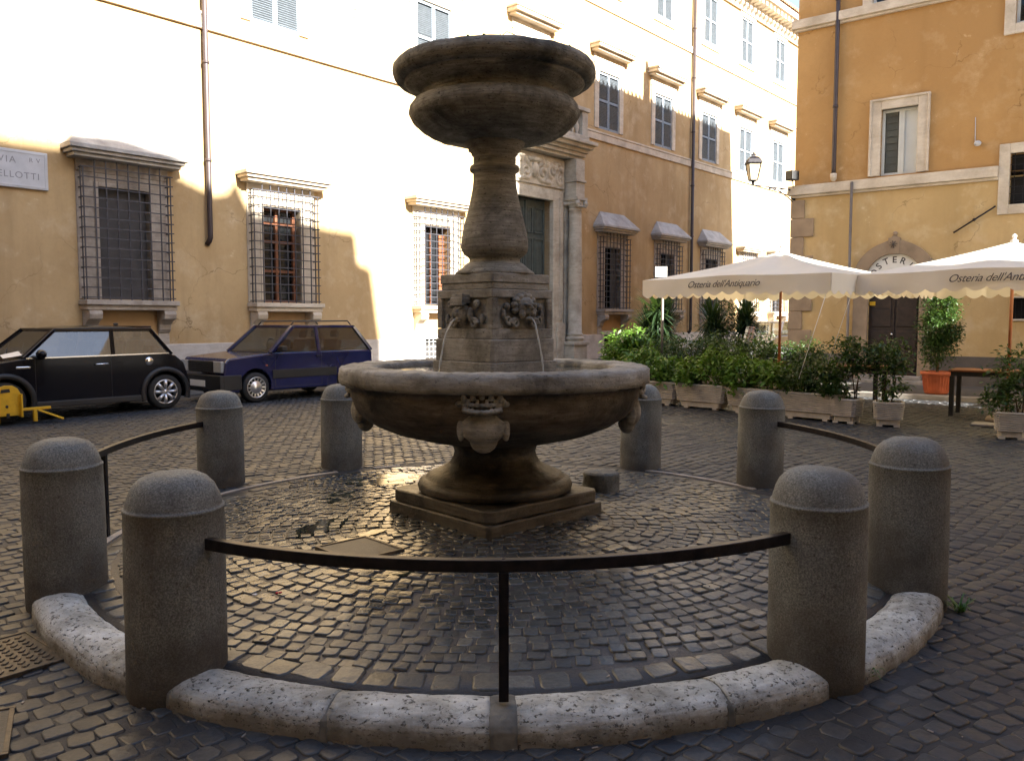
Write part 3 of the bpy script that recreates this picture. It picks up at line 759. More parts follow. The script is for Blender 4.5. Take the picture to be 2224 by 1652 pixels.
# roof with tile ends and chimneys (their shadows fall on the palazzo)
mb = MB(); ux, uy = rel; ox = S0-.45
mb.prism([(ox, -.5), (24, -.5), (24, 12), (ax-.35, ay+.4)], HB, HB+.12, 'z')
mb.build('eaves', 'wood', corner)
mb = MB(); mb.add([(ox-.05, -.55, HB+.12), (24, -.55, HB+.12), (24, 12, HB+.12), (ax-.4, ay+.45, HB+.12), (S0+4, 3.5, HB+1.6), (20, 6, HB+1.9), (ax+2, ay-3, HB+1.6)], [(0, 1, 5, 4), (1, 2, 5), (2, 3, 6, 5), (3, 0, 4, 6), (4, 5, 6)])
s = 0
while s < LS+.3:
    x, y = ox+ux*s*1.0, -.5+uy*s; mb.tube([(x-.04, y-.02, HB+.19), (x+1.4, y-1.0+1.0, HB+.50)], .062, 6); s += .27
mb.build('roof', 'roof', corner)
mb = MB(); mb.box(-.22, .22, -.22, .22, 0, 1.5, Matrix.Translation((S0+ux*7.7+.5, uy*7.7-.3, HB+.1))); mb.box(-.10, .10, -.1, .1, 1.5, 2.0, Matrix.Translation((S0+ux*7.7+.5, uy*7.7-.3, HB+.1))); mb.build('chimney', 'quoin', corner)
# windows of facade B
def bwin(a, b, c, d, fw, kind, fwb=None):
    mb = MB(); frame_rect(mb, a, b, c, d, fw, -.06, .10, fw, fw if fwb is None else fwb)
    if kind == 'casement': frame_rect(mb, a-fw+.05, b+fw-.05, c, d+fw-.05, .05, -.09, .05, .05, 0)
    w_ = mb.build('window', 'trim', corner, .012)
    if kind == 'bars':
        MB().box(a, b, .2, .21, c, d).build('pane', 'dark', w_); mb = MB()
        n = 6
        for i in range(n): mb.bar((a+(b-a)*(i+.5)/n, .03, c), (a+(b-a)*(i+.5)/n, .03, d), .014)
        for i in range(7): mb.bar((a, .04, c+(d-c)*(i+.5)/7), (b, .04, c+(d-c)*(i+.5)/7), .014)
        mb.build('grille', 'iron', w_)
    else:
        m = (a+b)/2; mb = MB(); frame_rect(mb, a+.06, m-.03, c+.06, d-.06, .06, .08, .14); frame_rect(mb, m+.03+.06, b-.06, c+.06, d-.06, .06, .08, .14)
        mb.build('casement', 'greywhite', w_, .006)
        MB().box(m+.03, b-.05, .118, .122, c, d).build('curtained_pane', 'greywhite', w_)
        MB().box(a+.05, m-.03, .118, .122, c, d).build('pane', 'clearglass', w_)
        MB().box(a, b, .19, .2, c, d).build('blind', 'white' if kind == 'casement' else 'dark', w_)
        if kind == 'casement':
            mb = MB(); z = c+.12
            while z < d-.1:
                mb.box(a+.08, m-.06, .15, .17, z, z+.125); z += .15
            mb.build('slatted_blind', 'white', w_)
    return w_
bwin(-5.08, -4.32, 4.83, 6.28, .24, 'casement', 0)
bwin(-2.54, -1.6, 3.98, 5.02, .2, 'bars')
bwin(-5.35, -4.25, 8.62, 10.6, .2, 'plain', 0)
bwin(-2.55, -1.55, 7.62, 9.4, .2, 'plain')
for h in holesB[4:6]+holesB[8:14]: bwin(h[0], h[1], h[2], h[3], .16, 'plain')
bwin(-2.4, -1.75, 1.62, 2.05, .04, 'bars')
pipe('down_pipe', corner, -6.07, 4.98, HB, .05, 'pipe', -.09, False, (6.5, 8.9, 10.9))
mb = MB(); mb.lathe([(.03, 4.8), (.075, 4.86), (.075, 4.98), (.055, 4.98)], 12, T=Matrix.Translation((-6.07, -.09, 0))); mb.build('pipe_collar', 'trim', corner)
pipe('down_pipe', corner, -5.64, .1, 4.74, .032, 'zinc', -.15, False, ())
# arched doorway with lunette
dc = -4.70; zsp = 2.48
mb = MB()
def arc(r, a0, a1, n, cx=dc, cz=zsp): return [(cx+r*math.cos(a0+(a1-a0)*k/n), cz+r*math.sin(a0+(a1-a0)*k/n)) for k in range(n+1)]
outer = arc(.88, 0, R(72), 10)+[(dc+.12, zsp+.90), (dc+.045, zsp+.99), (dc-.045, zsp+.99), (dc-.12, zsp+.90)]+arc(.88, R(108), PI, 10)
inner = arc(.60, PI, 0, 20)
n_o = len(outer)
pts = outer+inner
mb.prism(pts, -.10, .02, 'y')
mb.box(dc-.86, dc-.54, -.08, .10, .1, zsp-.002); mb.box(dc+.54, dc+.86, -.08, .10, .1, zsp-.002)
mb.box(dc-.13, dc+.11, -.115, .0, zsp+.585, zsp+.95)
fr = mb.build('door_surround', 'quoin', corner, .008)
mb = MB()
for k in range(8):
    a = k*PI/4+.2; mb.bar((dc-.02, -.121, zsp+.80), (dc-.02+.085*math.cos(a), -.121, zsp+.80+.085*math.sin(a)), .014, .01)
mb.build('star_ornament', 'ink', fr)
MB().ball((dc, -.05, zsp+1.04), .055, 14).build('ball_finial', 'quoin', fr)
mb = MB(); mb.prism(arc(.598, 0, PI, 20), -.035, .0, 'y'); lun = mb.build('lunette_panel', 'white', fr)
for i, ch in enumerate('OSTERIA'):
    a = R(157-(i*134/6)); rr_ = .46
    T = Matrix.Translation((dc+rr_*math.cos(a), -.037, zsp+rr_*math.sin(a))) @ Matrix.Rotation(-(a-PI/2), 4, 'Y') @ TXT
    text_mesh('letter', ch, .20, 'ink', lun, T, extrude=.001, bold=.003)
mb = MB(); mb.box(dc-.54, dc+.54, .08, .14, .35, zsp-.1); dr = mb.build('door', 'darkwood', corner)
MB().box(dc-.54, dc+.54, -.05, .12, zsp-.1, zsp-.003).build('lintel', 'quoin', fr)
mb = MB()
for q in (-1, 1):
    for z in (.45, .95, 1.45, 1.85): mb.box(dc+q*.27-.21, dc+q*.27+.21, .06, .082, z, z+.30 if z > 1.8 else z+.40)
mb.box(dc-.012, dc+.012, .055, .08, .35, 2.35); mb.build('door_panels', 'darkwood', dr, .01)
MB().ball((dc-.03, .04, 1.28), .03, 10).build('door_handle', 'chrome', dr)
MB().box(dc-.52, dc-.40, .04, .06, 1.93, 2.02).build('name_plate', 'yellow', dr)
mb = MB(); mb.box(dc-.75, dc+.75, -.38, -.10, .17, .27); mb.box(dc-.65, dc+.65, -.25, -.06, .272, .36); mb.build('door_step', 'kerbstone', corner, .015)
mb = MB(); mb.tube([(-3.53, -.09, 3.46), (-2.76, -.09, 3.96)], .018, 8); mb.bar((-3.15, -.1, 3.71), (-3.15, .0, 3.71), .03); mb.ball((-3.15, -.09, 3.71), .035, 8); mb.build('iron_rod', 'iron', corner)
mb = MB(); mb.ball((-3.14, -.08, 5.29), (.07, .08, .06), 12); mb.tube([(-3.14, -.05, 5.29), (-3.2, -.01, 5.32), (-3.21, -.01, 5.85)], .008, 6); mb.build('alarm_knob', 'marble', corner)
# wall lantern on a scrolled bracket at the corner
LP = PTB(S0, .0); lx, ly = 5.62, 19.5
lamp = thing('wall_lantern', 'old iron street lantern on a scrolled bracket at the orange building corner', 'street lamp', (lx, ly, 4.72))
vec = Vector((LP.x-lx, LP.y-ly, 0)); L = vec.length; ang_ = math.atan2(vec.y, vec.x)
Tm = Matrix.Rotation(ang_, 4, 'Z')
mb = MB(); mb.bar((-.06, 0, .02), (L-.0, 0, -.02), .03, .022, Tm)
mb.tube([(L*.35, 0, 0), (L*.6, 0, -.06), (L*.85, 0, -.2), (L-.0, 0, -.34)], .013, 8, Tm)
for (cx, cz, r0, sg_, rt) in ((L*.87, -.11, .085, 1, 0), (L*.68, -.05, .06, -1, PI), (L*.52, -.03, .045, 1, 0), (L*.95, -.22, .04, -1, 0), (L*.40, -.02, .03, -1, 0)):
    path = [(cx+r0*(1-.8*k/29)*math.cos(rt+sg_*3.2*PI*k/29), 0, cz+r0*(1-.8*k/29)*math.sin(rt+sg_*3.2*PI*k/29)) for k in range(30)]
    mb.tube(path, .009, 6, Tm)
mb.box(L-.03, L+.02, -.04, .04, -.42, .08, Tm)
mb.build('bracket', 'iron', lamp)
mb = MB()
for (za, zb, ra, rb) in ((.12, .50, .115, .20),):
    for k in range(4):
        a = k*PI/2+PI/4; mb.bar((ra*math.cos(a), ra*math.sin(a), za), (rb*math.cos(a), rb*math.sin(a), zb), .016)
    for (z, r_) in ((za, ra), (zb, rb)):
        p = [(r_*math.cos(k*PI/2+PI/4), r_*math.sin(k*PI/2+PI/4), z) for k in range(4)]
        for k in range(4): mb.bar(p[k], p[(k+1) % 4], .018)
mb.tube([(0, 0, 0), (0, 0, .12)], [.02, .05], 8)
lf = mb.build('lantern_frame', 'iron', lamp)
mb = MB(); mb.lathe([(.23, .50), (.235, .515), (.19, .60), (.12, .655), (.06, .67), (.055, .70), (.075, .715), (.03, .73), (.025, .77), (.0, .78)], 4, False, T=Matrix.Rotation(PI/4, 4, 'Z')); mb.build('lantern_roof', 'iron', lamp, .004)
mb = MB(); mb.lathe([(.108, .125), (.19, .495)], 4, False, T=Matrix.Rotation(PI/4, 4, 'Z')); mb.build('lantern_glass', 'lampglass', lamp)
fl = thing('floodlight', 'small black floodlight fixed at the building corner above the lantern bracket', 'light', (6.62, 19.75, 4.98), R(30))
mb = MB(); mb.box(-.14, .10, -.12, .10, -.10, .12); mb.build('housing', 'black', fl, .02); mb = MB(); mb.tube([(.0, 0, -.1), (.05, .02, -.2), (.14, .1, -.24)], .012, 6); mb.build('arm', 'iron', fl)

# ---------------------------------------------------------------- buildings behind and beside the camera (outside the frame, they shade the square)
def block(name, label, T, foot, h, mat, wins=None):
    b = thing(name, label, 'building')
    b.matrix_world = T
    mb = MB(); mb.prism(foot, -.3, h, 'z'); mb.build('wall', mat, b)
    xs_ = [p[0] for p in foot]; ys_ = [p[1] for p in foot]
    mb = MB(); mb.prism([(x+(.3 if x == max(xs_) else -.3), y) for x, y in foot], h+.002, h+.25, 'z'); mb.build('roof', 'roof', b)
    return b
# far side-street block behind the corner building; its roof slope shades the foot of the palazzo
cb = thing('street_building', 'ochre house further down the side street behind the corner building', 'building', PTA(0), RZA)
mb = MB(); mb.prism([(40.3, -.2), (41.6, 10.3-.0), (42.4, 14), (60, 14), (60, -.2)], -19, -9.6, 'y'); mb.build('wall', 'wallB_low', cb)
# long block on the camera side of the square: parallel to the palazzo, 28 m along the sun's direction
TD = Matrix.Translation(PTA(0)+Vector((SX*28, SY*28, 0))) @ Matrix.Rotation(RZA, 4, 'Z')
k_ = 28*math.tan(R(SUN_EL))
db = thing('square_side_block', 'tall ochre block behind the camera on the near side of the square', 'building'); db.matrix_world = TD
mb = MB(); mb.prism([(-32, -.3), (14.25, -.3), (14.25, 2.95+k_), (13.75, 3.1+k_), (13.72, 3.85+k_), (10.75, 4.05+k_), (10.55, 4.35+k_), (10.3, 4.85+k_), (10.15, 4.5+k_), (9.8, 4.4+k_), (9.2, 4.62+k_), (7.6, 5.1+k_), (6.6, 4.95+k_), (-32, 4.9+k_)], -3.5, 0, 'y'); mb.build('wall', 'wallA', db)
mb = MB()
for i in range(10):
    for z in (1.2, 5.4, 9.2, 13, 16.5): mb.box(-28+i*4.2, -27+i*4.2, .002, .05, z, z+1.9)
mb.build('shutters', 'shutter', db)

eb = thing('sky_blocker', 'plain tall block added unseen behind the camera to hold back sky light', 'building', (0, 0, 0))  # added out of view to hide sky and darken the foreground
mb = MB(); mb.prism([(-26, -1), (-2, -3.6), (.5, -12), (-30, -10)], -.3, 17, 'z'); mb.build('wall', 'wallB_low', eb)

fb = thing('sky_blocker', 'plain block added unseen far beyond the right edge to cut bright reflections', 'building', (0, 0, 0))  # added out of view to darken what the black car reflects
mb = MB(); mb.prism([(34, -4), (48, -10), (54, 10), (36, 10)], -.3, 17, 'z'); mb.build('wall', 'wallB_low', fb)

# ---------------------------------------------------------------- fountain
FX, FYc = -.135, 6.50
fountain = thing('fountain', 'weathered travertine fountain with a tall bowl over a wide round basin', 'fountain', (FX, FYc, 0))
RQ = Matrix.Rotation(R(43), 4, 'Z')
def sq(mb, hd, z0, z1, T=RQ, ch=.03):
    a = hd/math.sqrt(2); c = a-ch
    mb.prism([(-c, -a), (c, -a), (a, -c), (a, c), (c, a), (-c, a), (-a, c), (-a, -c)], z0, z1, 'z', T=T)
mb = MB(); sq(mb, .86, -.05, .165, ch=.02); sq(mb, .84, .166, .262, ch=.06)
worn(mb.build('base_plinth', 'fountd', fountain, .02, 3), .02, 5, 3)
mb = MB(); mb.lathe([(.30, .25), (.58, .262), (.605, .275), (.615, .31), (.60, .345), (.56, .365), (.545, .37), (.535, .39), (.49, .41), (.42, .44), (.36, .48), (.33, .53), (.32, .57), (.335, .61), (.365, .635), (.37, .66), (.2, .68)], 72)
worn(mb.build('foot', 'fountd', fountain), .012, 9)
# basin
bprof = [(.30, .64), (.37, .648), (.50, .665), (.65, .70), (.80, .745), (.93, .80), (1.03, .865), (1.09, .94), (1.12, 1.02), (1.13, 1.08), (1.145, 1.105), (1.185, 1.115), (1.205, 1.135), (1.21, 1.18), (1.205, 1.225), (1.185, 1.245), (1.15, 1.252), (.97, 1.25), (.93, 1.24), (.91, 1.21), (.90, 1.12), (.85, 1.0), (.4, .95), (0, .95)]
mb = MB(); N = 144; vs_ = []
for i, (r_, z) in enumerate(bprof[:12]):
    for j in range(N):
        a = 2*PI*j/N
        # shallow gadroons on the under side
        g = 0
        if .5 < r_ < 1.14 and z < 1.08 and i < 11: g = .018*abs(math.cos(6*a+.3))**.6-.008
        vs_.append(((r_+g)*math.cos(a), (r_+g)*math.sin(a), z))
mb.add(vs_, [(i*N+j, i*N+(j+1) % N, (i+1)*N+(j+1) % N, (i+1)*N+j) for i in range(11) for j in range(N)], True)
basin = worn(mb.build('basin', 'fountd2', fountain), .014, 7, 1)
rprof = bprof[11:]; bprof = bprof[:12]
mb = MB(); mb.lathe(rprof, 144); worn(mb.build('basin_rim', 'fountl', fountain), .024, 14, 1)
mb = MB(); mb.lathe([(0, 1.205), (.3, 1.205), (.93, 1.205)], 48); mb.build('water', 'water', fountain)
# crowned masks on the basin
def basin_mask():
    mb = MB()
    # crown: band, five points with balls
    for k in range(-4, 5):
        a = k*.115; x = .27*math.sin(a*1.7); y = -1.185-.055*math.cos(k*.35)
        mb.ball((x, y, 1.03-.018*math.cos(a*3)), (.04, .045, .026), 8)
        mb.ball((x, y+.01, 1.075), (.03, .03, .022), 8)
    for k, (x, h) in enumerate(((-.20, .045), (-.10, .065), (0, .08), (.10, .065), (.20, .045))):
        mb.ball((x, -1.20, 1.11+h*.6), (.036, .042, .045), 8); mb.ball((x, -1.205, 1.15+h*.55), (.028, .03, .03), 8)
        mb.ball((x+.05, -1.2, 1.10), (.02, .03, .03), 8)
    mb.ball((-.255, -1.15, 1.08), (.05, .06, .03), 8); mb.ball((.255, -1.15, 1.08), (.05, .06, .03), 8)
    # worn shield and face below
    mb.ball((0, -1.07, .86), (.25, .13, .16), 18); mb.ball((0, -1.02, .74), (.16, .11, .12), 14)
    mb.ball((-.13, -1.09, .95), (.055, .06, .045), 10); mb.ball((.13, -1.09, .95), (.055, .06, .045), 10)
    mb.ball((0, -1.13, .96), (.075, .05, .035), 10); mb.ball((-.25, -1.05, .84), (.05, .07, .11), 10); mb.ball((.25, -1.05, .84), (.05, .07, .11), 10)
    mb.box(-.12, .12, -1.15, -1.05, .90, .935); mb.ball((0, -1.15, .86), (.10, .035, .05), 10)
    return mb
m0 = basin_mask().build('crowned_mask', 'fountl', fountain)
carve(m0, .007, 0); m0.rotation_euler = (0, 0, R(-3)); MS = Matrix.Translation((0, -1.10, 1.02)) @ Matrix.Diagonal((.60, .62, .74, 1)) @ Matrix.Translation((0, 1.12, -1.04)); m0.data.transform(MS)
for k in (1, 2, 3):
    c = m0.copy(); C.objects.link(c); c.rotation_euler = (0, 0, R(-3+90*k))
# pedestal with panels
RP = Matrix.Rotation(R(44), 4, 'Z')
mb = MB(); sq(mb, .50, 1.10, 1.285, RP, .02); sq(mb, .478, 1.287, 1.455, RP, .02); sq(mb, .415, 1.457, 1.83, RP, .01)
a = .455/math.sqrt(2)
Fs = [RP @ Matrix.Rotation(k*PI/2, 4, 'Z') for k in range(4)]
for T in Fs:
    d0 = -a
    mb.box(-a+.001, a-.001, d0, d0+.06, 1.457, 1.535, T); mb.box(-a+.001, a-.001, d0, d0+.06, 1.765, 1.83, T)
    mb.box(-a+.001, -a+.05, d0, d0+.06, 1.536, 1.764, T); mb.box(a-.05, a-.001, d0, d0+.06, 1.536, 1.764, T)
sq(mb, .425, 1.831, 1.878, RP, .01); sq(mb, .435, 1.879, 1.950, RP, .015)
ped = worn(mb.build('pedestal', 'fountl', fountain, .008), .008, 12)
def lion(mb, T):
    y = -a+.01
    mb.ball((0, y-.02, 1.70), (.085, .07, .075), 14, T); mb.ball((0, y-.055, 1.665), (.05, .045, .035), 10, T)      # head, snout
    mb.ball((-.035, y-.085, 1.715), (.026, .02, .014), 8, T); mb.ball((.035, y-.085, 1.715), (.026, .02, .014), 8, T)  # brows
    mb.ball((0, y-.09, 1.69), (.016, .03, .022), 8, T); mb.ball((0, y-.075, 1.61), (.04, .03, .018), 8, T)
    mb.ball((-.055, y-.05, 1.645), (.03, .03, .035), 8, T); mb.ball((.055, y-.05, 1.645), (.03, .03, .035), 8, T)
    for k in range(9):
        t = R(-20+k*27.5); mb.ball((.105*math.cos(t), y-.012, 1.70+.085*math.sin(t)), (.032, .035, .028), 8, T)
    for q in (-1, 1):
        path = [(q*(.10+.04*math.cos(2.6*PI*k/19)*(1-k/26)), y-.02, 1.575+.04*math.sin(2.6*PI*k/19)*(1-k/26)) for k in range(20)]
        mb.tube(path, .015, 6, T)
        path = [(q*(.16+.032*math.cos(PI+2.6*PI*k/19)*(1-k/26)), y-.01, 1.60+.035*math.sin(PI+2.6*PI*k/19)*(1-k/26)) for k in range(20)]
        mb.tube(path, .013, 6, T)
        mb.ball((q*.17, y, 1.70), (.03, .03, .03), 8, T); mb.ball((q*.20, y, 1.64), (.02, .02, .04), 8, T)
def face(mb, T):
    y = -a+.01
    mb.ball((0, y-.02, 1.66), (.065, .06, .085), 14, T)
    mb.ball((0, y-.088, 1.655), (.013, .022, .030), 8, T); mb.ball((0, y-.074, 1.610), (.024, .018, .008), 8, T); mb.ball((0, y-.070, 1.592), (.022, .016, .008), 8, T)
    mb.ball((-.026, y-.072, 1.69), (.018, .012, .007), 8, T); mb.ball((.026, y-.072, 1.69), (.018, .012, .007), 8, T)
    mb.box(-.07, .07, y-.085, y, 1.725, 1.765, T); mb.box(-.062, .062, y-.08, y, 1.765, 1.795, T)
    for k in range(-3, 4): mb.ball((k*.022, y-.07, 1.715), (.014, .02, .014), 8, T)
    for q in (-1, 1):
        path = [(q*(.12+.04*math.cos(2.6*PI*k/19)*(1-k/26)), y-.01, 1.575+.04*math.sin(2.6*PI*k/19)*(1-k/26)) for k in range(20)]
        mb.tube(path, .015, 6, T)
        mb.lathe([(0, .0), (.032, .0), (.032, .02), (.015, .03), (0, .02)], 12, T=T @ Matrix.Translation((q*.15, y, 1.72)) @ Matrix.Rotation(R(90), 4, 'X'))
        mb.ball((q*.09, y-.02, 1.64), (.02, .03, .06), 8, T); mb.ball((q*.2, y, 1.61), (.022, .02, .04), 8, T)
for k, T in enumerate(Fs):
    mb = MB(); (lion if k in (0, 2) else face)(mb, T); o_ = mb.build('spout_mask', 'fountl', fountain); carve(o_, .0045, 0)
# jets
for k in (0, 3):
    T = Fs[k]; mb = MB(); pth = []; rr_ = []
    for i in range(16):
        t = i/15; y = -a-.085-(.125 if k == 0 else .17)*t; z = 1.605-.40*t*t+.0; pth.append((.0+.004*math.sin(9*t), y, z-.005*t)); rr_.append(.0055+.004*math.sin(13*t)**2*t)
    mb.tube(pth, rr_, 8, T); mb.build('water_jet', 'jet', fountain)
# baluster and upper bowl
mb = MB(); mb.lathe([(.0, 1.95), (.315, 1.951), (.305, 1.97), (.26, 2.0), (.225, 2.035), (.20, 2.05), (.198, 2.07), (.21, 2.085), (.238, 2.105), (.256, 2.135), (.262, 2.165), (.258, 2.23), (.25, 2.28), (.233, 2.35), (.208, 2.44), (.188, 2.53), (.172, 2.62), (.165, 2.68), (.166, 2.735), (.188, 2.745), (.193, 2.765), (.188, 2.785), (.165, 2.795), (.165, 2.86), (.18, 2.875), (.18, 2.89), (.205, 2.905), (.205, 2.925), (.23, 2.94), (.235, 2.97), (.2, 3.0)], 64)
worn(mb.build('baluster_stem', 'fount', fountain), .010, 10)
mb = MB(); mb.lathe([(.15, 2.955), (.24, 2.962), (.38, 2.985), (.49, 3.015), (.57, 3.06), (.632, 3.115), (.658, 3.17), (.650, 3.215), (.625, 3.25), (.595, 3.262), (.562, 3.266), (.555, 3.295), (.57, 3.322), (.61, 3.338), (.65, 3.36), (.685, 3.385), (.692, 3.402), (.705, 3.400), (.745, 3.412), (.770, 3.44), (.779, 3.473), (.772, 3.506), (.75, 3.532), (.71, 3.545), (.67, 3.538), (.62, 3.50), (.4, 3.33), (0, 3.28)], 96)
worn(mb.build('upper_bowl', 'fount', fountain), .016, 8, 1)
mb = MB()
for k in range(60):
    a_ = rnd.uniform(0, 2*PI); r_ = rnd.uniform(.66, .75); mb.ball((r_*math.cos(a_), r_*math.sin(a_), 3.542-(r_-.66)*.2), (.012, .012, .008+.012*rnd.random()), 6)
mb.tube([(.02, -.64, 3.53), (.10, -.66, 3.58), (.2, -.64, 3.55)], .003, 4); mb.build('moss', 'leafd', fountain)

# ---------------------------------------------------------------- bollards, rails, kerb stones
def bollard_prof(z0): return [(.0, z0), (.221, z0), (.222, 0.2), (.221, .5), (.219, .735), (.222, .741), (.221, .749), (.212, .754), (.208, .775), (.196, .81), (.178, .848), (.148, .879), (.105, .899), (.055, .907), (0, .909)]
BOL = [((-1.56, 3.74), .0, 'granite bollard left of the front rail, nearest to the camera on the left'), ((1.455, 3.85), .0, 'granite bollard with a chipped rail socket, right end of the front rail'),
       ((-2.66, 4.83), 0, 'leftmost granite bollard, beside the broken kerb and in front of the left rail'), ((2.37, 4.85), 0, 'rightmost granite bollard, with a weed at its foot'),
       ((-2.88, 8.08), 0, 'granite bollard at the far end of the left rail, in front of the black car'), ((2.455, 8.08), 0, 'granite bollard at the far end of the right rail, in front of the planters'),
       ((-1.865, 8.95), 0, 'granite bollard without a rail, left of the fountain and below the blue car'), ((1.41, 8.95), 0, 'granite bollard without a rail, right of the fountain and behind the broken stub')]
for (p, _, lb) in BOL:
    mb = MB(); mb.lathe(bollard_prof(-.25), 48)
    o_ = mb.build('bollard', 'granite'); o_.location = (p[0], p[1], 0); o_.rotation_euler = (rnd.gauss(0, .006), rnd.gauss(0, .006), rnd.uniform(0, 6)); tag(o_, lb, 'bollard', 'stone bollards round the fountain')
    worn(o_, .010, 9, 1)
mb = MB(); mb.lathe([(0, -.1), (.172, -.1), (.17, .06), (.166, .18), (.16, .215), (.14, .228), (.08, .232), (0, .222)], 28)
o_ = mb.build('broken_bollard', 'granite'); o_.location = (.81, 7.42, .0); worn(o_, .03, 12, 2); tag(o_, 'broken stub of a bollard on the cobbles right of the fountain base', 'bollard stub')

def ang_of(p): return math.atan2(p[1]-C0.y, p[0]-C0.x)
def rail(p, q, post_a, label, z=.60, zp=.03):
    a0, a1 = ang_of(p), ang_of(q)
    if a1 < a0: a1 += 2*PI
    if a1-a0 > PI: a0, a1 = a1, a0+2*PI
    r0 = (Vector(p)-C0).length; r1 = (Vector(q)-C0).length
    if abs(((ang_of(p)-a0) % (2*PI))) > .01: r0, r1 = r1, r0
    am = (a0+a1)/2; RB = 2.99
    th = thing('rail', label, 'rail', (C0.x+RB*math.cos(am), C0.y+RB*math.sin(am), 0), 0, 'iron rails between the bollards')
    ox, oy = th.location.x, th.location.y
    sec = [(-.022, -.026), (.022, -.026), (.022, .026), (-.022, .026)]; path = []
    d0 = .20/3; n = 28
    for k in range(n+1):
        t = k/n; a_ = a0+d0+(a1-a0-2*d0)*t; rb = r0+(r1-r0)*t+ (RB-(r0+r1)/2)*math.sin(PI*t)
        path.append(((C0.x+rb*math.cos(a_)-ox, C0.y+rb*math.sin(a_)-oy, z), (math.cos(a_), math.sin(a_), 0)))
    mb = MB(); mb.sweep(sec, path, smooth=False); mb.build('rail_bar', 'iron', th, .004)
    am2 = a0+(a1-a0)*post_a; x = C0.x+RB*math.cos(am2)-ox; y = C0.y+RB*math.sin(am2)-oy
    mb = MB(); mb.box(-.021, .021, -.021, .021, zp, z-.027, Matrix.Translation((x, y, 0)) @ Matrix.Rotation(am2, 4, 'Z')); mb.build('post', 'iron', th, .003)
    mb = MB(); mb.ball((x, y, z+.026), (.009, .009, .005), 8); mb.build('rivet', 'iron', th)
rail(BOL[0][0], BOL[1][0], .5, 'curved black iron rail nearest to the camera, in front of the fountain')
rail(BOL[4][0], BOL[2][0], .535, 'curved black iron rail on the left side of the ring', .60, -.1)
rail(BOL[3][0], BOL[5][0], .45, 'curved black iron rail on the right side of the ring', .60, -.1)

def kerb_block(a0, a1, label, mat_='kerb', nm='kerb_stone', dz=0):
    mb = MB(); n = max(6, int((a1-a0)/.03)); w0 = .30
    sec = []
    for k in range(15):
        t = PI*k/14; sec.append((.142*math.cos(t), .105*max(0, math.sin(t))**.72))
    sec = [(.150, -.2)]+sec+[(-.145, -.2)]
    am = (a0+a1)/2; RK = 2.97; cx, cy = C0.x+RK*math.cos(am), C0.y+RK*math.sin(am); zc = ground(cx, cy)
    path = []
    for k in range(n+1):
        a_ = a0+(a1-a0)*k/n; e = 1
        if k in (0, n): e = .965
        x = C0.x+RK*math.cos(a_); y = C0.y+RK*math.sin(a_)
        path.append(((x-cx, y-cy, ring_edge(x, y)-.082-zc-(1-e)*.1+dz), (math.cos(a_)*e, math.sin(a_)*e, 0)))
    mb.sweep(sec, path)
    o_ = mb.build(nm, mat_); o_.location = (cx, cy, zc); worn(o_, .017, 11, 2)
    return tag(o_, label, 'kerb stone', 'curved travertine kerb stones') if mat_ == 'kerb' else tag(o_, kind='structure')
aA, aH, aB, aG = [ang_of(BOL[i][0]) for i in (0, 1, 2, 3)]
post = (aA+aH)/2
def an(px_a): return px_a
g_ = .003
kerb_block(aA+.295, aA+.308, None, 'patch', 'mortar_joint', -.008); kerb_block(post+.31, post+.322, None, 'patch', 'mortar_joint', -.008)
kerb_block(aA+.045, aA+.30, 'kerb stone just right of the near left bollard')
kerb_block(aA+.30+g_, post-.018, 'pitted kerb stone left of the front rail post')
kerb_block(post+.016, post+.315, 'longest white-topped kerb stone, right of the front rail post')
kerb_block(post+.315+g_, aH-.045, 'short kerb stone ending at the near right bollard')
kerb_block(aB+.04, aA-.04, 'cracked kerb stone between the two left bollards')
kerb_block(aH+.04, aG-.04, 'kerb stone between the two right bollards')
kerb_block(post-.0195, post+.0175, None, 'patch', 'mortar_joint', .0)

# weeds at the bollard feet
def tuft(name, loc, label, n, h, spread):
    mb = MB()
    for k in range(n):
        a_ = rnd.uniform(0, 2*PI); l = h*rnd.uniform(.5, 1); b = rnd.uniform(.3, 1)*spread; w_ = .006
        p0 = Vector((rnd.uniform(-.02, .02), rnd.uniform(-.02, .02), 0)); d = Vector((math.cos(a_), math.sin(a_), 0)); sd_ = Vector((-d.y, d.x, 0))*w_
        pts_ = [p0, p0+d*b*.4+Vector((0, 0, l*.7)), p0+d*b*.8+Vector((0, 0, l)), p0+d*b*1.2+Vector((0, 0, l*.7))]
        vs_ = []
        for i, p in enumerate(pts_): ww = (1, .9, .6, .05)[i]; vs_ += [tuple(p-sd_*ww), tuple(p+sd_*ww)]
        mb.add(vs_, [(0, 1, 3, 2), (2, 3, 5, 4), (4, 5, 7, 6)], True)
    o_ = mb.build(name, 'grass'); o_.location = loc; return tag(o_, label, 'weed')
tuft('grass_tuft', (2.60, 4.68, -.09), 'thin green weed at the foot of the rightmost bollard', 22, .10, .14)
tuft('grass_tuft', (1.72, 3.83, -.10), 'small weed beside the near right bollard and the kerb', 14, .07, .08)
for (x, y, c, lb) in ((-1.33, 4.60, 'redrose', 'small red scrap of litter on the cobbles behind the front rail'), (-1.46, 4.58, 'white', 'small white scrap of paper beside the red scrap'), (-1.04, 3.07, 'white', 'tiny white scrap on the dark cobbles in front of the kerb')):
    mb = MB()
    for k in range(5): mb.ball((rnd.uniform(-.012, .012), rnd.uniform(-.01, .01), .006), (.010, .007, .006), 6)
    o_ = mb.build('litter', c); o_.location = (x, y, gz(x, y)+.002); tag(o_, lb, 'litter')

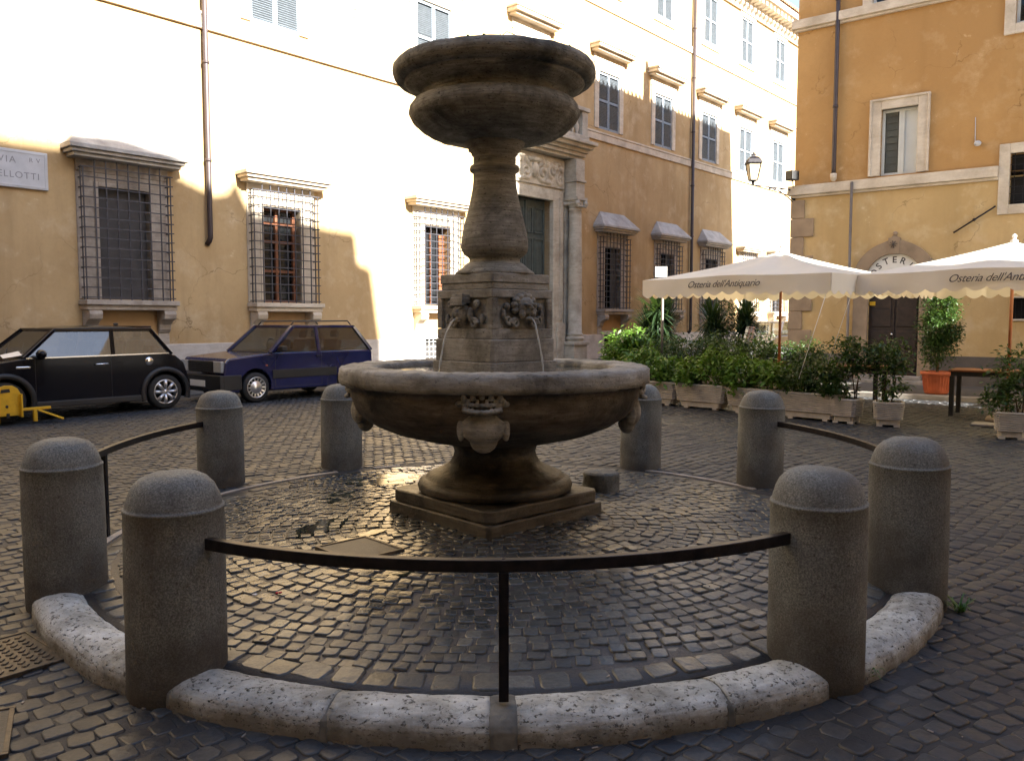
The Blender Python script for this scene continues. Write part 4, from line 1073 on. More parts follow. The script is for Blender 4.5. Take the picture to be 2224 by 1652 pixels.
mb = MB()
for k in range(260):
    y = rnd.uniform(3.0, 12)**1.0; x = rnd.uniform(-.62, .62)*y
    z = gz(x, y)+.004; q = rnd.random(); a_ = rnd.uniform(0, PI)
    if q < .5: mb.ball((x, y, z), (.004*rnd.uniform(.6, 1.6), .004, .003), 6)
    else: mb.bar((x, y, z+.002), (x+.028*math.cos(a_)*rnd.random(), y+.028*math.sin(a_), z+.002), .007, .004)
tag(mb.build('debris', 'kerbstone'), 'scattered crumbs, butts and grit lying between the cobbles', kind='stuff')
# covers in the paving
def cover(x, y, rz, sx, sy, label, kind):
    z = gz(x, y)+(.012 if kind != 'plain' else .010)
    t = thing('drain_cover', label, 'drain cover', (x, y, z), rz)
    mb = MB(); mb.box(-sx/2, sx/2, -sy/2, sy/2, -.05, -.002); mb.build('lid', 'cover' if kind != 'plain' else 'mortar_in', t)
    mb = MB(); frame_rect(mb, -sx/2, sx/2, 0, 0, 0, 0, 0)
    mb = MB(); w_ = .022
    mb.box(-sx/2-w_, sx/2+w_, -sy/2-w_, -sy/2, -.05, .004); mb.box(-sx/2-w_, sx/2+w_, sy/2, sy/2+w_, -.05, .004); mb.box(-sx/2-w_, -sx/2, -sy/2, sy/2, -.05, .004); mb.box(sx/2, sx/2+w_, -sy/2, sy/2, -.05, .004)
    mb.build('frame', 'cover', t, .003)
    if kind == 'studs':
        mb = MB(); i = 0
        for u in range(9):
            for v in range(9):
                T = Matrix.Translation((-sx/2+.05+u*(sx-.1)/8, -sy/2+.05+v*(sy-.1)/8, 0)) @ Matrix.Rotation(R(45), 4, 'Z'); mb.box(-.017, .017, -.012, .012, -.003, .004, T)
        mb.build('studs', 'cover', t, .002)
    return t
cover(-1.02, 5.42, R(44), .36, .42, 'square framed drain cover in the wet cobbles before the fountain', 'plain')
cover(-2.62, 3.98, R(50), .55, .52, 'studded iron drain cover left of the leftmost bollards', 'studs')
cover(-2.30, 3.23, R(28), .42, .42, 'plain framed drain cover at the lower left edge', 'plain')

# puddles
def puddle(x, y, rx, ry, rz, dz=.003, seed=0):
    mb = MB(); n = 56; ca, sa = math.cos(rz), math.sin(rz); pts_ = []
    for k in range(n):
        a_ = 2*PI*k/n; q = 1+.38*mnoise.noise(Vector((math.cos(a_)*1.6+seed, math.sin(a_)*1.6, seed)))+.35*mnoise.noise(Vector((math.cos(a_)*5, math.sin(a_)*5, seed+3)))
        ux, uy = rx*q*math.cos(a_), ry*q*math.sin(a_); pts_.append((x+ux*ca-uy*sa, y+ux*sa+uy*ca))
    z = gz(x, y)+dz; vs_ = [(p[0], p[1], gz(p[0], p[1])+dz) for p in pts_]+[(x, y, z)]
    mb.add(vs_, [(k, (k+1) % n, n) for k in range(n)], True); tag(mb.build('puddle', 'puddle'), kind='structure')
puddle(-1.42, 6.08, .32, .13, R(70), .002, 1)
puddle(-1.25, 8.05, .42, .30, R(20), .001, 5)
puddle(-1.5, 7.2, .3, .14, R(100), .000, 9)
puddle(-.62, 4.95, .34, .05, R(25), -.001, 12)
puddle(-1.05, 5.78, .2, .05, R(50), .001, 15)

# ---------------------------------------------------------------- cars
def wheel(parent, x, y, r, mat, kind, side_):
    T = Matrix.Translation((x, y, r)) @ Matrix.Rotation(R(90)*side_, 4, 'X')
    mb = MB(); w_ = .18; ri = r*.70
    mb.lathe([(ri, -w_/2), (r*.93, -w_/2), (r*.99, -w_/2+.025), (r, -.04), (r, .04), (r*.99, w_/2-.025), (r*.93, w_/2), (ri, w_/2)], 36, T=T)
    t = mb.build('tyre', 'rubber', parent)
    mb = MB(); mb.lathe([(ri, w_/2+.001), (ri*.97, w_/2+.006), (ri*.90, w_/2-.004), (ri*.88, 0)], 36, T=T)
    if kind == 'alloy':
        for k in range(8):
            Tk = T @ Matrix.Rotation(k*PI/4, 4, 'Z'); mb.tube([(.03, 0, w_/2-.02), (ri*.55, 0, w_/2-.004), (ri*.92, 0, w_/2-.006)], [.020, .030, .034], 8, Tk)
        mb.lathe([(.0, w_/2+.0), (.04, w_/2), (.05, w_/2-.02)], 16, T=T)
    else:
        mb.lathe([(0, w_/2+.012), (ri*.45, w_/2+.010), (ri*.55, w_/2-.01), (ri*.62, w_/2-.012)], 24, T=T)
        for k in range(14):
            Tk = T @ Matrix.Rotation(k*PI/7, 4, 'Z'); mb.bar((ri*.60, 0, w_/2-.012), (ri*.90, 0, w_/2-.004), .028, .01, Tk)
    mb.build('rim', mat, t)
    mb = MB(); mb.lathe([(0, -.03), (ri*.9, -.03)], 24, T=T); mb.build('brake', 'black', t)
    return t
def arch_outline(x0, x1, zb, pts, wheels, ra):
    # lower edge running right to left with wheel arch cut-outs, then given top points left to right
    out = []
    for wx in sorted(wheels, reverse=True):
        a = math.asin(min(1, (.30-zb)/ra)) if ra > .3-zb else 0
        out.append((wx, ra))
    low = [(x1, zb)]
    for wx in sorted(wheels, reverse=True):
        zc = .29; a0 = -math.asin((zc-zb)/ra)
        for k in range(17): a = a0+(PI-2*a0)*k/16; low.append((wx+ra*math.cos(a), zc+ra*math.sin(a)))
    low.append((x0, zb)); return low+pts
def car_body(root, W, outline, belt, roofpts, mat, tumble=.13):
    """outline: side polygon up to the belt; roofpts: cabin polygon (x, z) with the belt line at the bottom"""
    mb = MB(); mb.prism(outline, -W/2, W/2, 'y'); body = mb.build('body', mat, root, .05, 4)
    return body
def cabin(root, W, base, top, zb, zt, mat, splits, tum=.14, fw=.045, roof_crown=.03, skip_front=False):
    """base: (x front, x rear) at the belt, top: (x front, x rear) at the roof. splits: pillar positions between side panes (x at belt, x at roof)."""
    wb, wt = W/2-.02, W/2-tum
    def P(xb, xt, t, s_): return Vector((xb+(xt-xb)*t, s_*(wb+(wt-wb)*t), zb+(zt-zb)*t))
    # roof
    mb = MB(); n = 8; m = 6; vs_ = []
    for i in range(n+1):
        for j in range(m+1):
            x = top[0]+(top[1]-top[0])*i/n; y = -wt+2*wt*j/m; q = 1-(2*j/m-1)**2; q2 = 1-(2*i/n-1)**4
            vs_.append((x, y, zt+roof_crown*q*.6*q2+roof_crown*.5*q2))
    mb.add(vs_, [(i*(m+1)+j, (i+1)*(m+1)+j, (i+1)*(m+1)+j+1, i*(m+1)+j+1) for i in range(n) for j in range(m)], True)
    rf = mb.build('roof', mat, root); sl = rf.modifiers.new('solid', 'SOLIDIFY'); sl.thickness = .04
    # pillars
    mb = MB(); lines = [(base[0], top[0])]+splits+[(base[1], top[1])]
    for s_ in (-1, 1):
        for i, (xb, xt) in enumerate(lines):
            wpl = fw if 0 < i < len(lines)-1 else fw*1.25
            a_ = P(xb, xt, -.02, s_); b_ = P(xb, xt, 1, s_); mb.bar(a_, b_, wpl*1.3, wpl)
        mb.bar(P(base[0], top[0], 1, s_), P(base[1], top[1], 1, s_), .05, .05)
    for xb, xt in (lines[0], lines[-1]): mb.bar(P(xb, xt, 1, -1), P(xb, xt, 1, 1), .05, .05)
    mb.build('pillars', mat, root, .008)
    # glass
    for s_ in (-1, 1):
        for i in range(len(lines)-1):
            (b0, t0), (b1, t1) = lines[i], lines[i+1]
            mb = MB(); mb.add([tuple(P(b0, t0, 0, s_)), tuple(P(b1, t1, 0, s_)), tuple(P(b1, t1, 1, s_)), tuple(P(b0, t0, 1, s_))], [(0, 1, 2, 3)]); mb.build('side_window', 'carglass', root)
    for nm, (xb, xt) in (('windscreen', lines[0]), ('rear_window', lines[-1])):
        mb = MB(); mb.add([tuple(P(xb, xt, 0, -1)), tuple(P(xb, xt, 0, 1)), tuple(P(xb, xt, 1, 1)), tuple(P(xb, xt, 1, -1))], [(0, 1, 2, 3)]); mb.build(nm, 'carglass', root)
def seats(root, xs_, W, z):
    for x in xs_:
        mb = MB()
        for s_ in (-1, 1):
            T = Matrix.Translation((x, s_*W*.22, z)) @ Matrix.Rotation(R(12), 4, 'Y'); mb.box(-.06, .06, -.22, .22, 0, .55, T); mb.box(-.04, .04, -.11, .11, .58, .74, T)
        mb.build('seats', 'seat', root, .04, 3)

# small black car, clamped, nose to the left
mini = thing('parked_car', 'glossy black three-door hatchback with a yellow wheel clamp, under the street sign', 'car', PTA(3.58, 2.87, .10), RZA, 'cars parked along the ochre wall')
W = 1.68; ra = .36
low = arch_outline(.06, 3.51, .19, [(.03, .30), (.0, .50), (.04, .66), (.18, .76), (.55, .86), (.98, .925), (2.0, .935), (3.15, .95), (3.32, .90), (3.46, .78), (3.52, .60), (3.55, .46), (3.53, .28)], (.70, 3.13), ra)
mb = MB(); mb.prism(low, -W/2, W/2, 'y'); mb.build('body', 'minipaint', mini, .06, 4)
cabin(mini, W-.06, (.98, 3.27), (1.46, 2.98), .93, 1.345, 'minipaint', [(2.30, 2.33)], .15, .045, .06)
MB().box(1.0, 3.2, -.70, .70, .905, .94).build('dashboard_deck', 'black', mini)
seats(mini, (1.95, 2.75), W, .62)
mb = MB(); mb.bar((1.0, -W/2-.002, .928), (3.2, -W/2-.002, .945), .012, .018); mb.build('chrome_strip', 'chrome', mini)
mb = MB(); mb.ball((1.17, -W/2-.12, .985), (.07, .10, .075), 14); mb.bar((1.2, -W/2, .92), (1.18, -W/2-.10, .95), .05, .04); mb.build('wing_mirror', 'minipaint', mini)
mb = MB(); mb.tube([(1.98, -W/2+.01, .80), (2.02, -W/2-.03, .802), (2.17, -W/2-.03, .806), (2.21, -W/2+.01, .806)], .013, 8); mb.build('door_handle', 'chrome', mini)
mb = MB(); mb.lathe([(0, .02), (.055, .02), (.07, .008), (.072, 0)], 24, T=Matrix.Translation((2.86, -W/2+.0, .82)) @ Matrix.Rotation(R(90), 4, 'X')); mb.build('fuel_cap', 'chrome', mini)
for wx in (.70, 3.13):
    for s_ in (-1, 1):
        mb = MB(); path = [((wx+(ra+.005)*math.cos(a_), s_*(W/2-.015), .29+(ra+.005)*math.sin(a_)), (math.cos(a_), 0, math.sin(a_))) for a_ in [R(-18)+R(216)*k/24 for k in range(25)]]
        vs_ = []
        for p, nrm in path:
            for (q, yy) in ((-.02, 0), (.065, 0), (.06, .035), (-.02, .045)): vs_.append((p[0]+nrm[0]*q, p[1]+s_*yy, p[2]+nrm[2]*q))
        mb.add(vs_, [(i*4+j, i*4+(j+1) % 4, (i+1)*4+(j+1) % 4, (i+1)*4+j) for i in range(24) for j in range(4)], True)
        mb.build('wheel_arch', 'black', mini)
mb = MB(); mb.box(1.05, 2.78, -W/2-.012, W/2+.012, .17, .27); mb.build('side_skirt', 'black', mini, .015)
mb = MB(); mb.box(3.44, 3.60, -W/2+.03, W/2-.03, .28, .50); mb.build('rear_bumper', 'minipaint', mini, .05, 3)
mb = MB(); 
for xx in (1.12, 2.24): mb.box(xx, xx+.006, -W/2-.0015, -W/2+.01, .28, .94)
mb.build('door_gap', 'black', mini)
mb = MB(); mb.box(.86, 1.06, -W/2-.006, -W/2+.01, .775, .81); mb.build('side_vent', 'chrome', mini, .012)
mb = MB(); mb.box(2.88, 3.06, -.55, .55, 1.375, 1.40); mb.build('roof_spoiler', 'minipaint', mini, .012)
MB().ball((2.7, 0, 1.43), (.05, .02, .025), 8).build('aerial', 'black', mini)
mb = MB(); mb.bar((1.02, -.55, .965), (1.28, .05, 1.14), .014, .01); mb.bar((.98, 0, .96), (1.25, .6, 1.13), .014, .01); mb.build('wiper', 'black', mini)
mb = MB(); mb.add([(.80, -.50, .925), (1.05, -.62, .975), (1.12, -.28, 1.03), (.86, -.18, .965)], [(0, 1, 2, 3)]); mb.build('paper_notice', 'white', mini)
mb = MB(); mb.lathe([(0, .03), (.085, .02), (.10, 0)], 20, T=Matrix.Translation((.13, -.62, .66)) @ Matrix.Rotation(R(-60), 4, 'Y')); mb.build('headlight', 'headlamp', mini)
for wx in (.70, 3.13):
    for s_ in (-1, 1): wheel(mini, wx, s_*(W/2-.09), .295, 'alloy', 'alloy', -s_ if False else (1 if s_ < 0 else -1))
mb = MB(); mb.box(.3, 3.4, -W/2+.20, W/2-.20, .16, .5); mb.build('underbody', 'black', mini)

# wheel clamp
cl = thing('wheel_clamp', 'yellow steel wheel clamp locked on the front wheel of the black car', 'wheel clamp', mini.matrix_basis @ Vector((.70, -W/2-.02, 0)), RZA)
pts_ = [(-.20, .10), (.17, .10), (.17, .42), (.13, .50), (.06, .545), (-.04, .55), (-.13, .52), (-.19, .44)]
mb = MB(); mb.prism(pts_, -.10, -.075, 'y'); mb.box(-.20, -.175, -.18, .0, .08, .42); mb.box(.145, .17, -.18, .0, .08, .42)
mb.build('plate', 'yellow', cl, .008)
mb = MB(); mb.box(.31, .36, -.18, -.12, .0, .17); mb.bar((.15, -.15, .19), (.56, -.12, .19), .05, .04); mb.bar((.38, -.15, .17), (.68, -.28, .02), .12, .02); mb.build('arm', 'yellow', cl, .006)
mb = MB(); mb.box(-.20, -.14, -.18, -.12, .0, .18); mb.bar((-.45, -.15, .15), (-.15, -.15, .15), .05, .05); mb.build('arm', 'yellow', cl, .006)
mb = MB(); mb.prism([(-.10, .44), (.03, .45), (.02, .50), (-.09, .49)], -.105, -.074, 'y'); mb.ball((-.02, -.10, .24), .022, 8); mb.box(-.03, .01, -.112, -.09, .07, .14); mb.build('lock', 'black', cl)

# blue box-shaped car with roof bars
panda = thing('parked_car', 'dark blue boxy small car with roof bars, between the black car and the fountain', 'car', PTA(7.66, 3.15, .10), RZA, 'cars parked along the ochre wall')
W = 1.50; ra = .32
low = arch_outline(.02, 3.36, .20, [(.0, .32), (.02, .46), (.05, .74), (.10, .815), (.55, .86), (1.02, .90), (2.0, .90), (3.32, .90), (3.38, .86), (3.38, .30)], (.66, 2.80), ra)
mb = MB(); mb.prism(low, -W/2, W/2, 'y'); mb.build('body', 'bluepaint', panda, .035, 3)
cabin(panda, W, (.98, 3.34), (1.52, 2.98), .90, 1.375, 'bluepaint', [(2.05, 2.05)], .12, .05, .03)
MB().box(.96, 3.30, -.66, .66, .87, .905).build('dashboard_deck', 'black', panda)
seats(panda, (1.85, 2.6), W, .58)
mb = MB(); mb.tube([(1.25, -.35+.17*math.cos(t_), .98+.17*math.sin(t_)) for t_ in [k*PI/8 for k in range(17)]], .012, 6); mb.build('steering_wheel', 'black', panda)
mb = MB(); mb.box(-.07, .05, -W/2-.01, W/2+.01, .25, .52); mb.box(.0, .36, -W/2-.015, -W/2+.02, .25, .52); mb.box(.0, .36, W/2-.02, W/2+.015, .25, .52)
mb.build('front_bumper', 'black', panda, .03, 3)
mb = MB(); mb.box(3.10, 3.44, -W/2-.012, W/2+.012, .28, .5); mb.build('rear_bumper', 'black', panda, .03)
mb = MB(); mb.box(1.0, 2.46, -W/2-.014, -W/2+.01, .42, .58); mb.build('side_moulding', 'black', panda, .006); mb = MB(); mb.box(3.13, 3.36, -W/2-.014, -W/2+.01, .42, .58); mb.build('side_moulding', 'black', panda, .006)
mb = MB(); mb.box(-.012, .06, -.44, .44, .56, .765)
for k in range(5): mb.box(-.022, .0, -.42, .42, .575+k*.036, .59+k*.036)
mb.build('grille', 'black', panda, .004)
for s_ in (-1, 1):
    mb = MB(); mb.box(-.015, .05, s_*.575-.13, s_*.575+.13, .565, .765); mb.build('headlight', 'headlamp', panda, .012)
mb = MB(); mb.box(-.085, -.07, -.26, .26, .31, .42); mb.build('number_plate', 'white', panda)
mb = MB()
for s_ in (-1, 1):
    mb.tube([(1.55, s_*.55, 1.40), (1.62, s_*.55, 1.475), (2.9, s_*.55, 1.485), (2.98, s_*.55, 1.40)], .014, 8)
mb.build('roof_bar', 'black', panda)
mb = MB(); mb.box(1.12, 1.24, -W/2-.15, -W/2-.02, .92, 1.02); mb.build('wing_mirror', 'black', panda, .02)
mb = MB(); mb.box(1.98, 2.06, -W/2-.02, -W/2, .80, .825); mb.build('door_handle', 'black', panda, .006)
mb = MB(); 
for xx in (1.06, 2.1): mb.box(xx, xx+.007, -W/2-.0015, -W/2+.01, .26, .90)
mb.box(1.06, 2.1, -W/2-.0015, -W/2+.01, .26, .266)
mb.build('door_gap', 'black', panda)
mb = MB(); mb.box(.12, .98, -.55, .55, .87, .875); 
mb = MB(); mb.box(.86, .90, -W/2-.006, -W/2+.01, .66, .685); mb.build('indicator', 'terra', panda)
for wx in (.66, 2.80):
    for s_ in (-1, 1): wheel(panda, wx, s_*(W/2-.085), .275, 'alloy', 'hub', 1 if s_ < 0 else -1)
mb = MB(); mb.box(.2, 3.2, -W/2+.18, W/2-.18, .18, .5); mb.build('underbody', 'black', panda)

# white van and scooter far away down the side street
van = thing('parked_car', 'white estate car far down the side street, behind the hedge and the umbrella pole', 'car', PTA(27.3, 4.6, .1), RZA)
mb = MB(); mb.prism([(0, .3), (4, .3), (4, .75), (3.9, .95), (2.9, 1.0), (.9, .95), (.1, .8), (0, .5)], -.8, .8, 'y'); mb.build('body', 'whitecar', van, .06, 3)
cabin(van, 1.6, (.95, 3.85), (1.5, 3.5), .96, 1.42, 'whitecar', [(2.3, 2.3), (3.0, 3.0)], .14)
for wx in (.75, 3.2):
    for s_ in (-1, 1): wheel(van, wx, s_*.74, .3, 'alloy', 'hub', 1 if s_ < 0 else -1)
sc = thing('scooter', 'dark motor scooter with a red panel, parked beyond the hedge left of the umbrella pole', 'scooter', (6.05, 19.2, .1), R(200))
mb = MB(); mb.tube([(-.6, 0, .62), (-.3, 0, .70), (.05, 0, .68), (.15, 0, .45), (.4, 0, .3), (.55, 0, .5), (.62, 0, .85)], [.10, .17, .15, .08, .07, .09, .06], 12); mb.build('body', 'black', sc)
mb = MB(); mb.tube([(-.65, 0, .76), (-.2, 0, .80), (.1, 0, .78)], [.06, .11, .06], 10); mb.build('saddle', 'rubber', sc)
mb = MB(); mb.ball((-.35, -.14, .55), (.25, .06, .12), 12); mb.build('side_panel', 'red', sc)
mb = MB(); mb.tube([(.60, -.3, 1.0), (.62, 0, .95), (.60, .3, 1.0)], .015, 8); mb.ball((.60, -.38, 1.12), (.02, .06, .05), 8); mb.ball((.60, .38, 1.12), (.02, .06, .05), 8); mb.build('handlebar', 'black', sc)
mb = MB(); mb.add([(.66, -.2, 1.0), (.66, .2, 1.0), (.6, .16, 1.35), (.6, -.16, 1.35)], [(0, 1, 2, 3)]); mb.build('windshield', 'carglass', sc)
for x in (-.5, .72):
    mb = MB(); mb.lathe([(.13, -.05), (.22, -.05), (.24, 0), (.22, .05), (.13, .05)], 24, T=Matrix.Translation((x, 0, .24)) @ Matrix.Rotation(R(90), 4, 'X')); t_ = mb.build('wheel', 'rubber', sc)
    mb = MB(); mb.lathe([(0, .04), (.13, .04)], 16, T=Matrix.Translation((x, 0, .24)) @ Matrix.Rotation(R(90), 4, 'X')); mb.build('rim', 'alloy', t_)

# ---------------------------------------------------------------- umbrellas
def umbrella(cx, cy, label, zg, side_len=3.32, zc=2.27, zpk=2.76, text_at=.5, tilt=0):
    # local x runs along the front edge to the near corner
    ang_u = math.atan2(-.72, .694)
    u = thing('umbrella', label, 'umbrella', (cx, cy, zg), ang_u, 'cream square umbrellas of the restaurant terrace')
    h = side_len/2; zc -= zg; zpk -= zg; N = 24
    # canopy: square with ribs at corners and mid-sides, slight sag between
    def edge(t):           # t 0..4 round the square from the front-left corner (local -x, -y)
        k = int(t) % 4; f = t-int(t); c4 = [(-h, -h), (h, -h), (h, h), (-h, h)]; a_, b_ = c4[k], c4[(k+1) % 4]
        x = a_[0]+(b_[0]-a_[0])*f; y = a_[1]+(b_[1]-a_[1])*f
        sag = .035*math.sin(2*PI*f)**2; lift = .03*math.sin(PI*f); return x, y, zc-sag*.5+lift
    mb = MB(); M_ = 4*N; rings = 10; vs_ = []
    for i in range(rings+1):
        q = i/rings
        for j in range(M_):
            x, y, z = edge(j/N); f = (j/N) % 1; zz = zpk+(z-zpk)*(q**1.0) - .10*math.sin(PI*q)*.35 - .03*math.sin(PI*q)*math.sin(2*PI*f)**2
            vs_.append((x*q, y*q, zz))
    mb.add(vs_, [(i*M_+j, (i+1)*M_+j, (i+1)*M_+(j+1) % M_, i*M_+(j+1) % M_) for i in range(rings) for j in range(M_)], True)
    can = mb.build('canopy', 'canvas', u)
    # scalloped valance on the four sides
    mb = MB(); S_ = 13; per = 12; tot = 4*S_*per; vs_ = []
    for j in range(tot+1):
        t = 4*j/tot; x, y, z = edge(t % 4); s_ = (j % per)/per; drop = .245+.06*abs(math.sin(PI*s_))
        k = int(t % 4); nx, ny = [(0, -1), (1, 0), (0, 1), (-1, 0)][k]; wv = .018*math.sin(t*9)+.012*math.sin(t*23)
        vs_ += [(x, y, z), (x+nx*wv*.5, y+ny*wv*.5, z-drop*.5), (x+nx*wv, y+ny*wv, z-drop)]
    mb.add(vs_, [(j*3+i, j*3+i+1, (j+1)*3+i+1, (j+1)*3+i) for j in range(tot) for i in (0, 1)], True)
    val = mb.build('valance', 'canvas', can)
    text_mesh('lettering', "Osteria dell'Antiquario", .150, 'ink', can, Matrix.Translation((0 + text_at, -h-.030, zc-.105)) @ TXT, shear=.45, extrude=.001, space=.94)
    mb = MB(); mb.tube([(0, 0, .02), (0, 0, zpk-.03)], .024, 12); mb.build('pole', 'pole', u)
    mb = MB(); mb.lathe([(.05, zpk-.02), (.055, zpk+.015), (.03, zpk+.03), (.02, zpk+.05), (.035, zpk+.075), (.03, zpk+.10), (0, zpk+.115)], 14); mb.build('finial', 'greywhite', u)
    mb = MB()
    for k in range(8):
        x, y, z = edge(k/2); mb.bar((0, 0, zpk-.10), (x*.98, y*.98, z-.02), .016, .022)
    for k in range(8):
        x, y, z = edge(k/2); mb.bar((0, 0, zpk-.55), (x*.5, y*.5, zpk-.06+(z-zpk)*.5-.05), .014, .02)
    mb.build('ribs', 'pole', u)
    mb = MB(); mb.lathe([(.045, zpk-.60), (.045, zpk-.5)], 12); mb.build('runner', 'pole', u)
    mb = MB(); mb.lathe([(0, 0), (.27, 0), (.28, .03), (.26, .07), (.05, .09), (.04, .2)], 24); mb.build('base', 'quoin', u)
    u.rotation_euler = (0, 0, ang_u)
    return u
umbrella(4.58, 14.12, 'cream umbrella with fringed edge over the hedge, the left one of the terrace', .10, text_at=-.10)
umbrella(7.46, 12.36, 'cream umbrella with fringed edge in front of the arched doorway, cut by the right edge', .07, text_at=.30)
umbrella(9.78, 9.95, 'out-of-frame cream umbrella added beyond the right edge to shade the ground, next to the arched doorway one', .03)  # this and the following umbrellas are added out of view to shade the terrace
umbrella(11.2, 14.3, 'out-of-frame second-row cream umbrella added beyond the right edge to shade the pavement, nearer the wall', .08)
umbrella(12.9, 11.6, 'out-of-frame second-row cream umbrella added farthest beyond the right edge for its shade, nearer the wall', .05)
umbrella(12.1, 7.56, 'out-of-frame cream umbrella added farthest beyond the right edge for its shade', .0)
for (a_, b_, lb) in (((4.56, 11.85, 2.20), (4.15, 11.9, .75), 'thin white guy cord hanging from the near corner of the left umbrella'), ((5.15, 12.4, 2.2), (4.72, 12.3, .95), 'thin white cord between the two umbrellas')):
    mb = MB(); mb.tube([(0, 0, 0), tuple(Vector(b_)-Vector(a_))], .004, 6); o_ = mb.build('guy_cord', 'white'); o_.location = a_; tag(o_, lb, 'cord')

# sign on a grey pole behind the left umbrella
sp = thing('sign_post', 'small white notice on a thin grey pole behind the left umbrella and the yucca', 'sign', (3.02, 16.6, .1), R(-12))
mb = MB(); mb.tube([(0, 0, 0), (0, 0, 2.5)], .026, 10); mb.build('pole', 'zinc', sp)
mb = MB(); mb.box(-.15, .08, -.05, -.035, 2.36, 2.56); pl = mb.build('notice_plate', 'white', sp, .004)
mb = MB()
for z, a_, b_ in ((2.52, -.08, .02), (2.47, -.12, .05), (2.43, -.12, .04)): mb.box(a_, b_, -.052, -.0505, z, z+.018)
mb.build('notice_lines', 'ink', pl)

# ---------------------------------------------------------------- plants
def foliage(mb, blobs, n, size, seed=0, droop=.3, aspect=2.2, shell=.55):
    rg = random.Random(seed); tot = sum(b[3]*b[4]*b[5] for b in blobs); n = int(n*2.4)
    for (x, y, z, rx, ry, rz_) in blobs:
        # twig clumps: leaves gather round sub-centres so that gaps and lumps appear
        k = max(6, int(n*rx*ry*rz_/tot)); nc = max(4, k//16); cs = []
        for _ in range(nc):
            while True:
                p = Vector((rg.uniform(-1, 1), rg.uniform(-1, 1), rg.uniform(-1, 1)))
                if p.length < 1 and p.length > shell*rg.random(): break
            cs.append(p)
        for _ in range(k):
            c = rg.choice(cs); s_ = .20; p = c+Vector((rg.gauss(0, s_), rg.gauss(0, s_), rg.gauss(0, s_)))
            P_ = Vector((x+p.x*rx, y+p.y*ry, z+p.z*rz_)); l = size*rg.uniform(.6, 1.25); w_ = l/aspect
            d = Vector((rg.gauss(0, 1)+p.x, rg.gauss(0, 1)+p.y, rg.gauss(0, .7)-droop)).normalized(); sd_ = d.cross(Vector((rg.gauss(0, .4), rg.gauss(0, .4), 1))).normalized()*w_*.5; up = sd_.cross(d).normalized()*l*.1
            vs_ = [tuple(P_), tuple(P_+d*l*.5+sd_+up), tuple(P_+d*l), tuple(P_+d*l*.5-sd_+up)]
            mb.add(vs_, [(0, 1, 2), (0, 2, 3)], True)
def planter_box(root, lx, ly, h, wz=1., name='planter'):
    mb = MB(); nl = 9; top = h*.97; z0 = h*.16
    def ring(k, z): a_, b_ = lx/2*int(k*100)/100+(k*1000 % 10-5)*.003, ly/2*int(k*100)/100+(k*1000 % 10-5)*.003; c = min(a_, b_)*.22; return [(x, y, z) for x, y in ((-a_+c, -b_), (a_-c, -b_), (a_, -b_+c), (a_, b_-c), (a_-c, b_), (-a_+c, b_), (-a_, b_-c), (-a_, -b_+c))]
    lv = [(.78, z0*.5), (.84, h*.28)]
    z = h*.30
    for k in range(nl):
        zz = h*.30+(h*.70)*k/nl; q = round(.88+.10*k/nl, 2); dz = h*.70/nl; lv += [(q+.0012, zz), (q+.0082, zz+dz*.12), (q+.0082, zz+dz*.58), (q+.0012, zz+dz*.70)]
    lv += [(.97, h), (.90, h), (.86, h-.04), (.2, h-.05)]
    vs_ = []
    for (q, zz) in lv: vs_ += ring(q, zz)
    mb.add(vs_, [(i*8+j, i*8+(j+1) % 8, (i+1)*8+(j+1) % 8, (i+1)*8+j) for i in range(len(lv)-1) for j in range(8)])
    for sx in (-.55, .55):
        for sy in (-.5, .5): mb.box(sx*lx/2-.04, sx*lx/2+.04, sy*ly/2-.04, sy*ly/2+.04, 0, z0*.6)
    p = mb.build('tub', 'plastic', root); MB().box(-lx*.43, lx*.43, -ly*.41, ly*.41, h-.07, h-.04).build('soil', 'soil', p); return p
def shrub_in_planter(loc, rz_, lx, ly, h, blobs, n, size, mat, label, seed, stems=5, group='planters edging the terrace'):
    t = thing('planter', label, 'planter', (loc[0], loc[1], gz(loc[0], loc[1])), rz_, group)
    planter_box(t, lx, ly, h)
    mb = MB(); foliage(mb, blobs, n, size, seed); mb.build('foliage', mat, t)
    mb = MB(); rg = random.Random(seed)
    for k in range(stems):
        x = rg.uniform(-lx*.35, lx*.35); bl = rg.choice(blobs); mb.tube([(x, rg.uniform(-.05, .05), h-.06), (x+rg.uniform(-.06, .06), 0, (h+bl[2])/2), (bl[0], bl[1], bl[2])], [.011, .009, .005], 6)
    mb.build('stems', 'bark', t); return t
ra_ = R(-44)
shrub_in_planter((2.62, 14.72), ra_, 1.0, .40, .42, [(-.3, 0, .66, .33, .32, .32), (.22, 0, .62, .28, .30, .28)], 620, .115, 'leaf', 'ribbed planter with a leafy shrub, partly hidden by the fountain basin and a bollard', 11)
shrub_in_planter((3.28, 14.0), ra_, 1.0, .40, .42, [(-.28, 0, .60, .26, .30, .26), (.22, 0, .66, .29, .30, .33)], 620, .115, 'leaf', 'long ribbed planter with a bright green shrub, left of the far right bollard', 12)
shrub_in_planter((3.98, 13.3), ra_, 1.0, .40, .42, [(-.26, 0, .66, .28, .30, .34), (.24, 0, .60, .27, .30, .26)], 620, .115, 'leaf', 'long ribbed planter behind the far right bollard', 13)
shrub_in_planter((4.63, 12.68), ra_, 1.0, .40, .42, [(-.28, 0, .58, .26, .28, .22), (.22, 0, .60, .28, .28, .24), (0, .1, .74, .3, .25, .20)], 1000, .08, 'leafd', 'long ribbed planter with a low dark shrub, right of the far right bollard', 14)
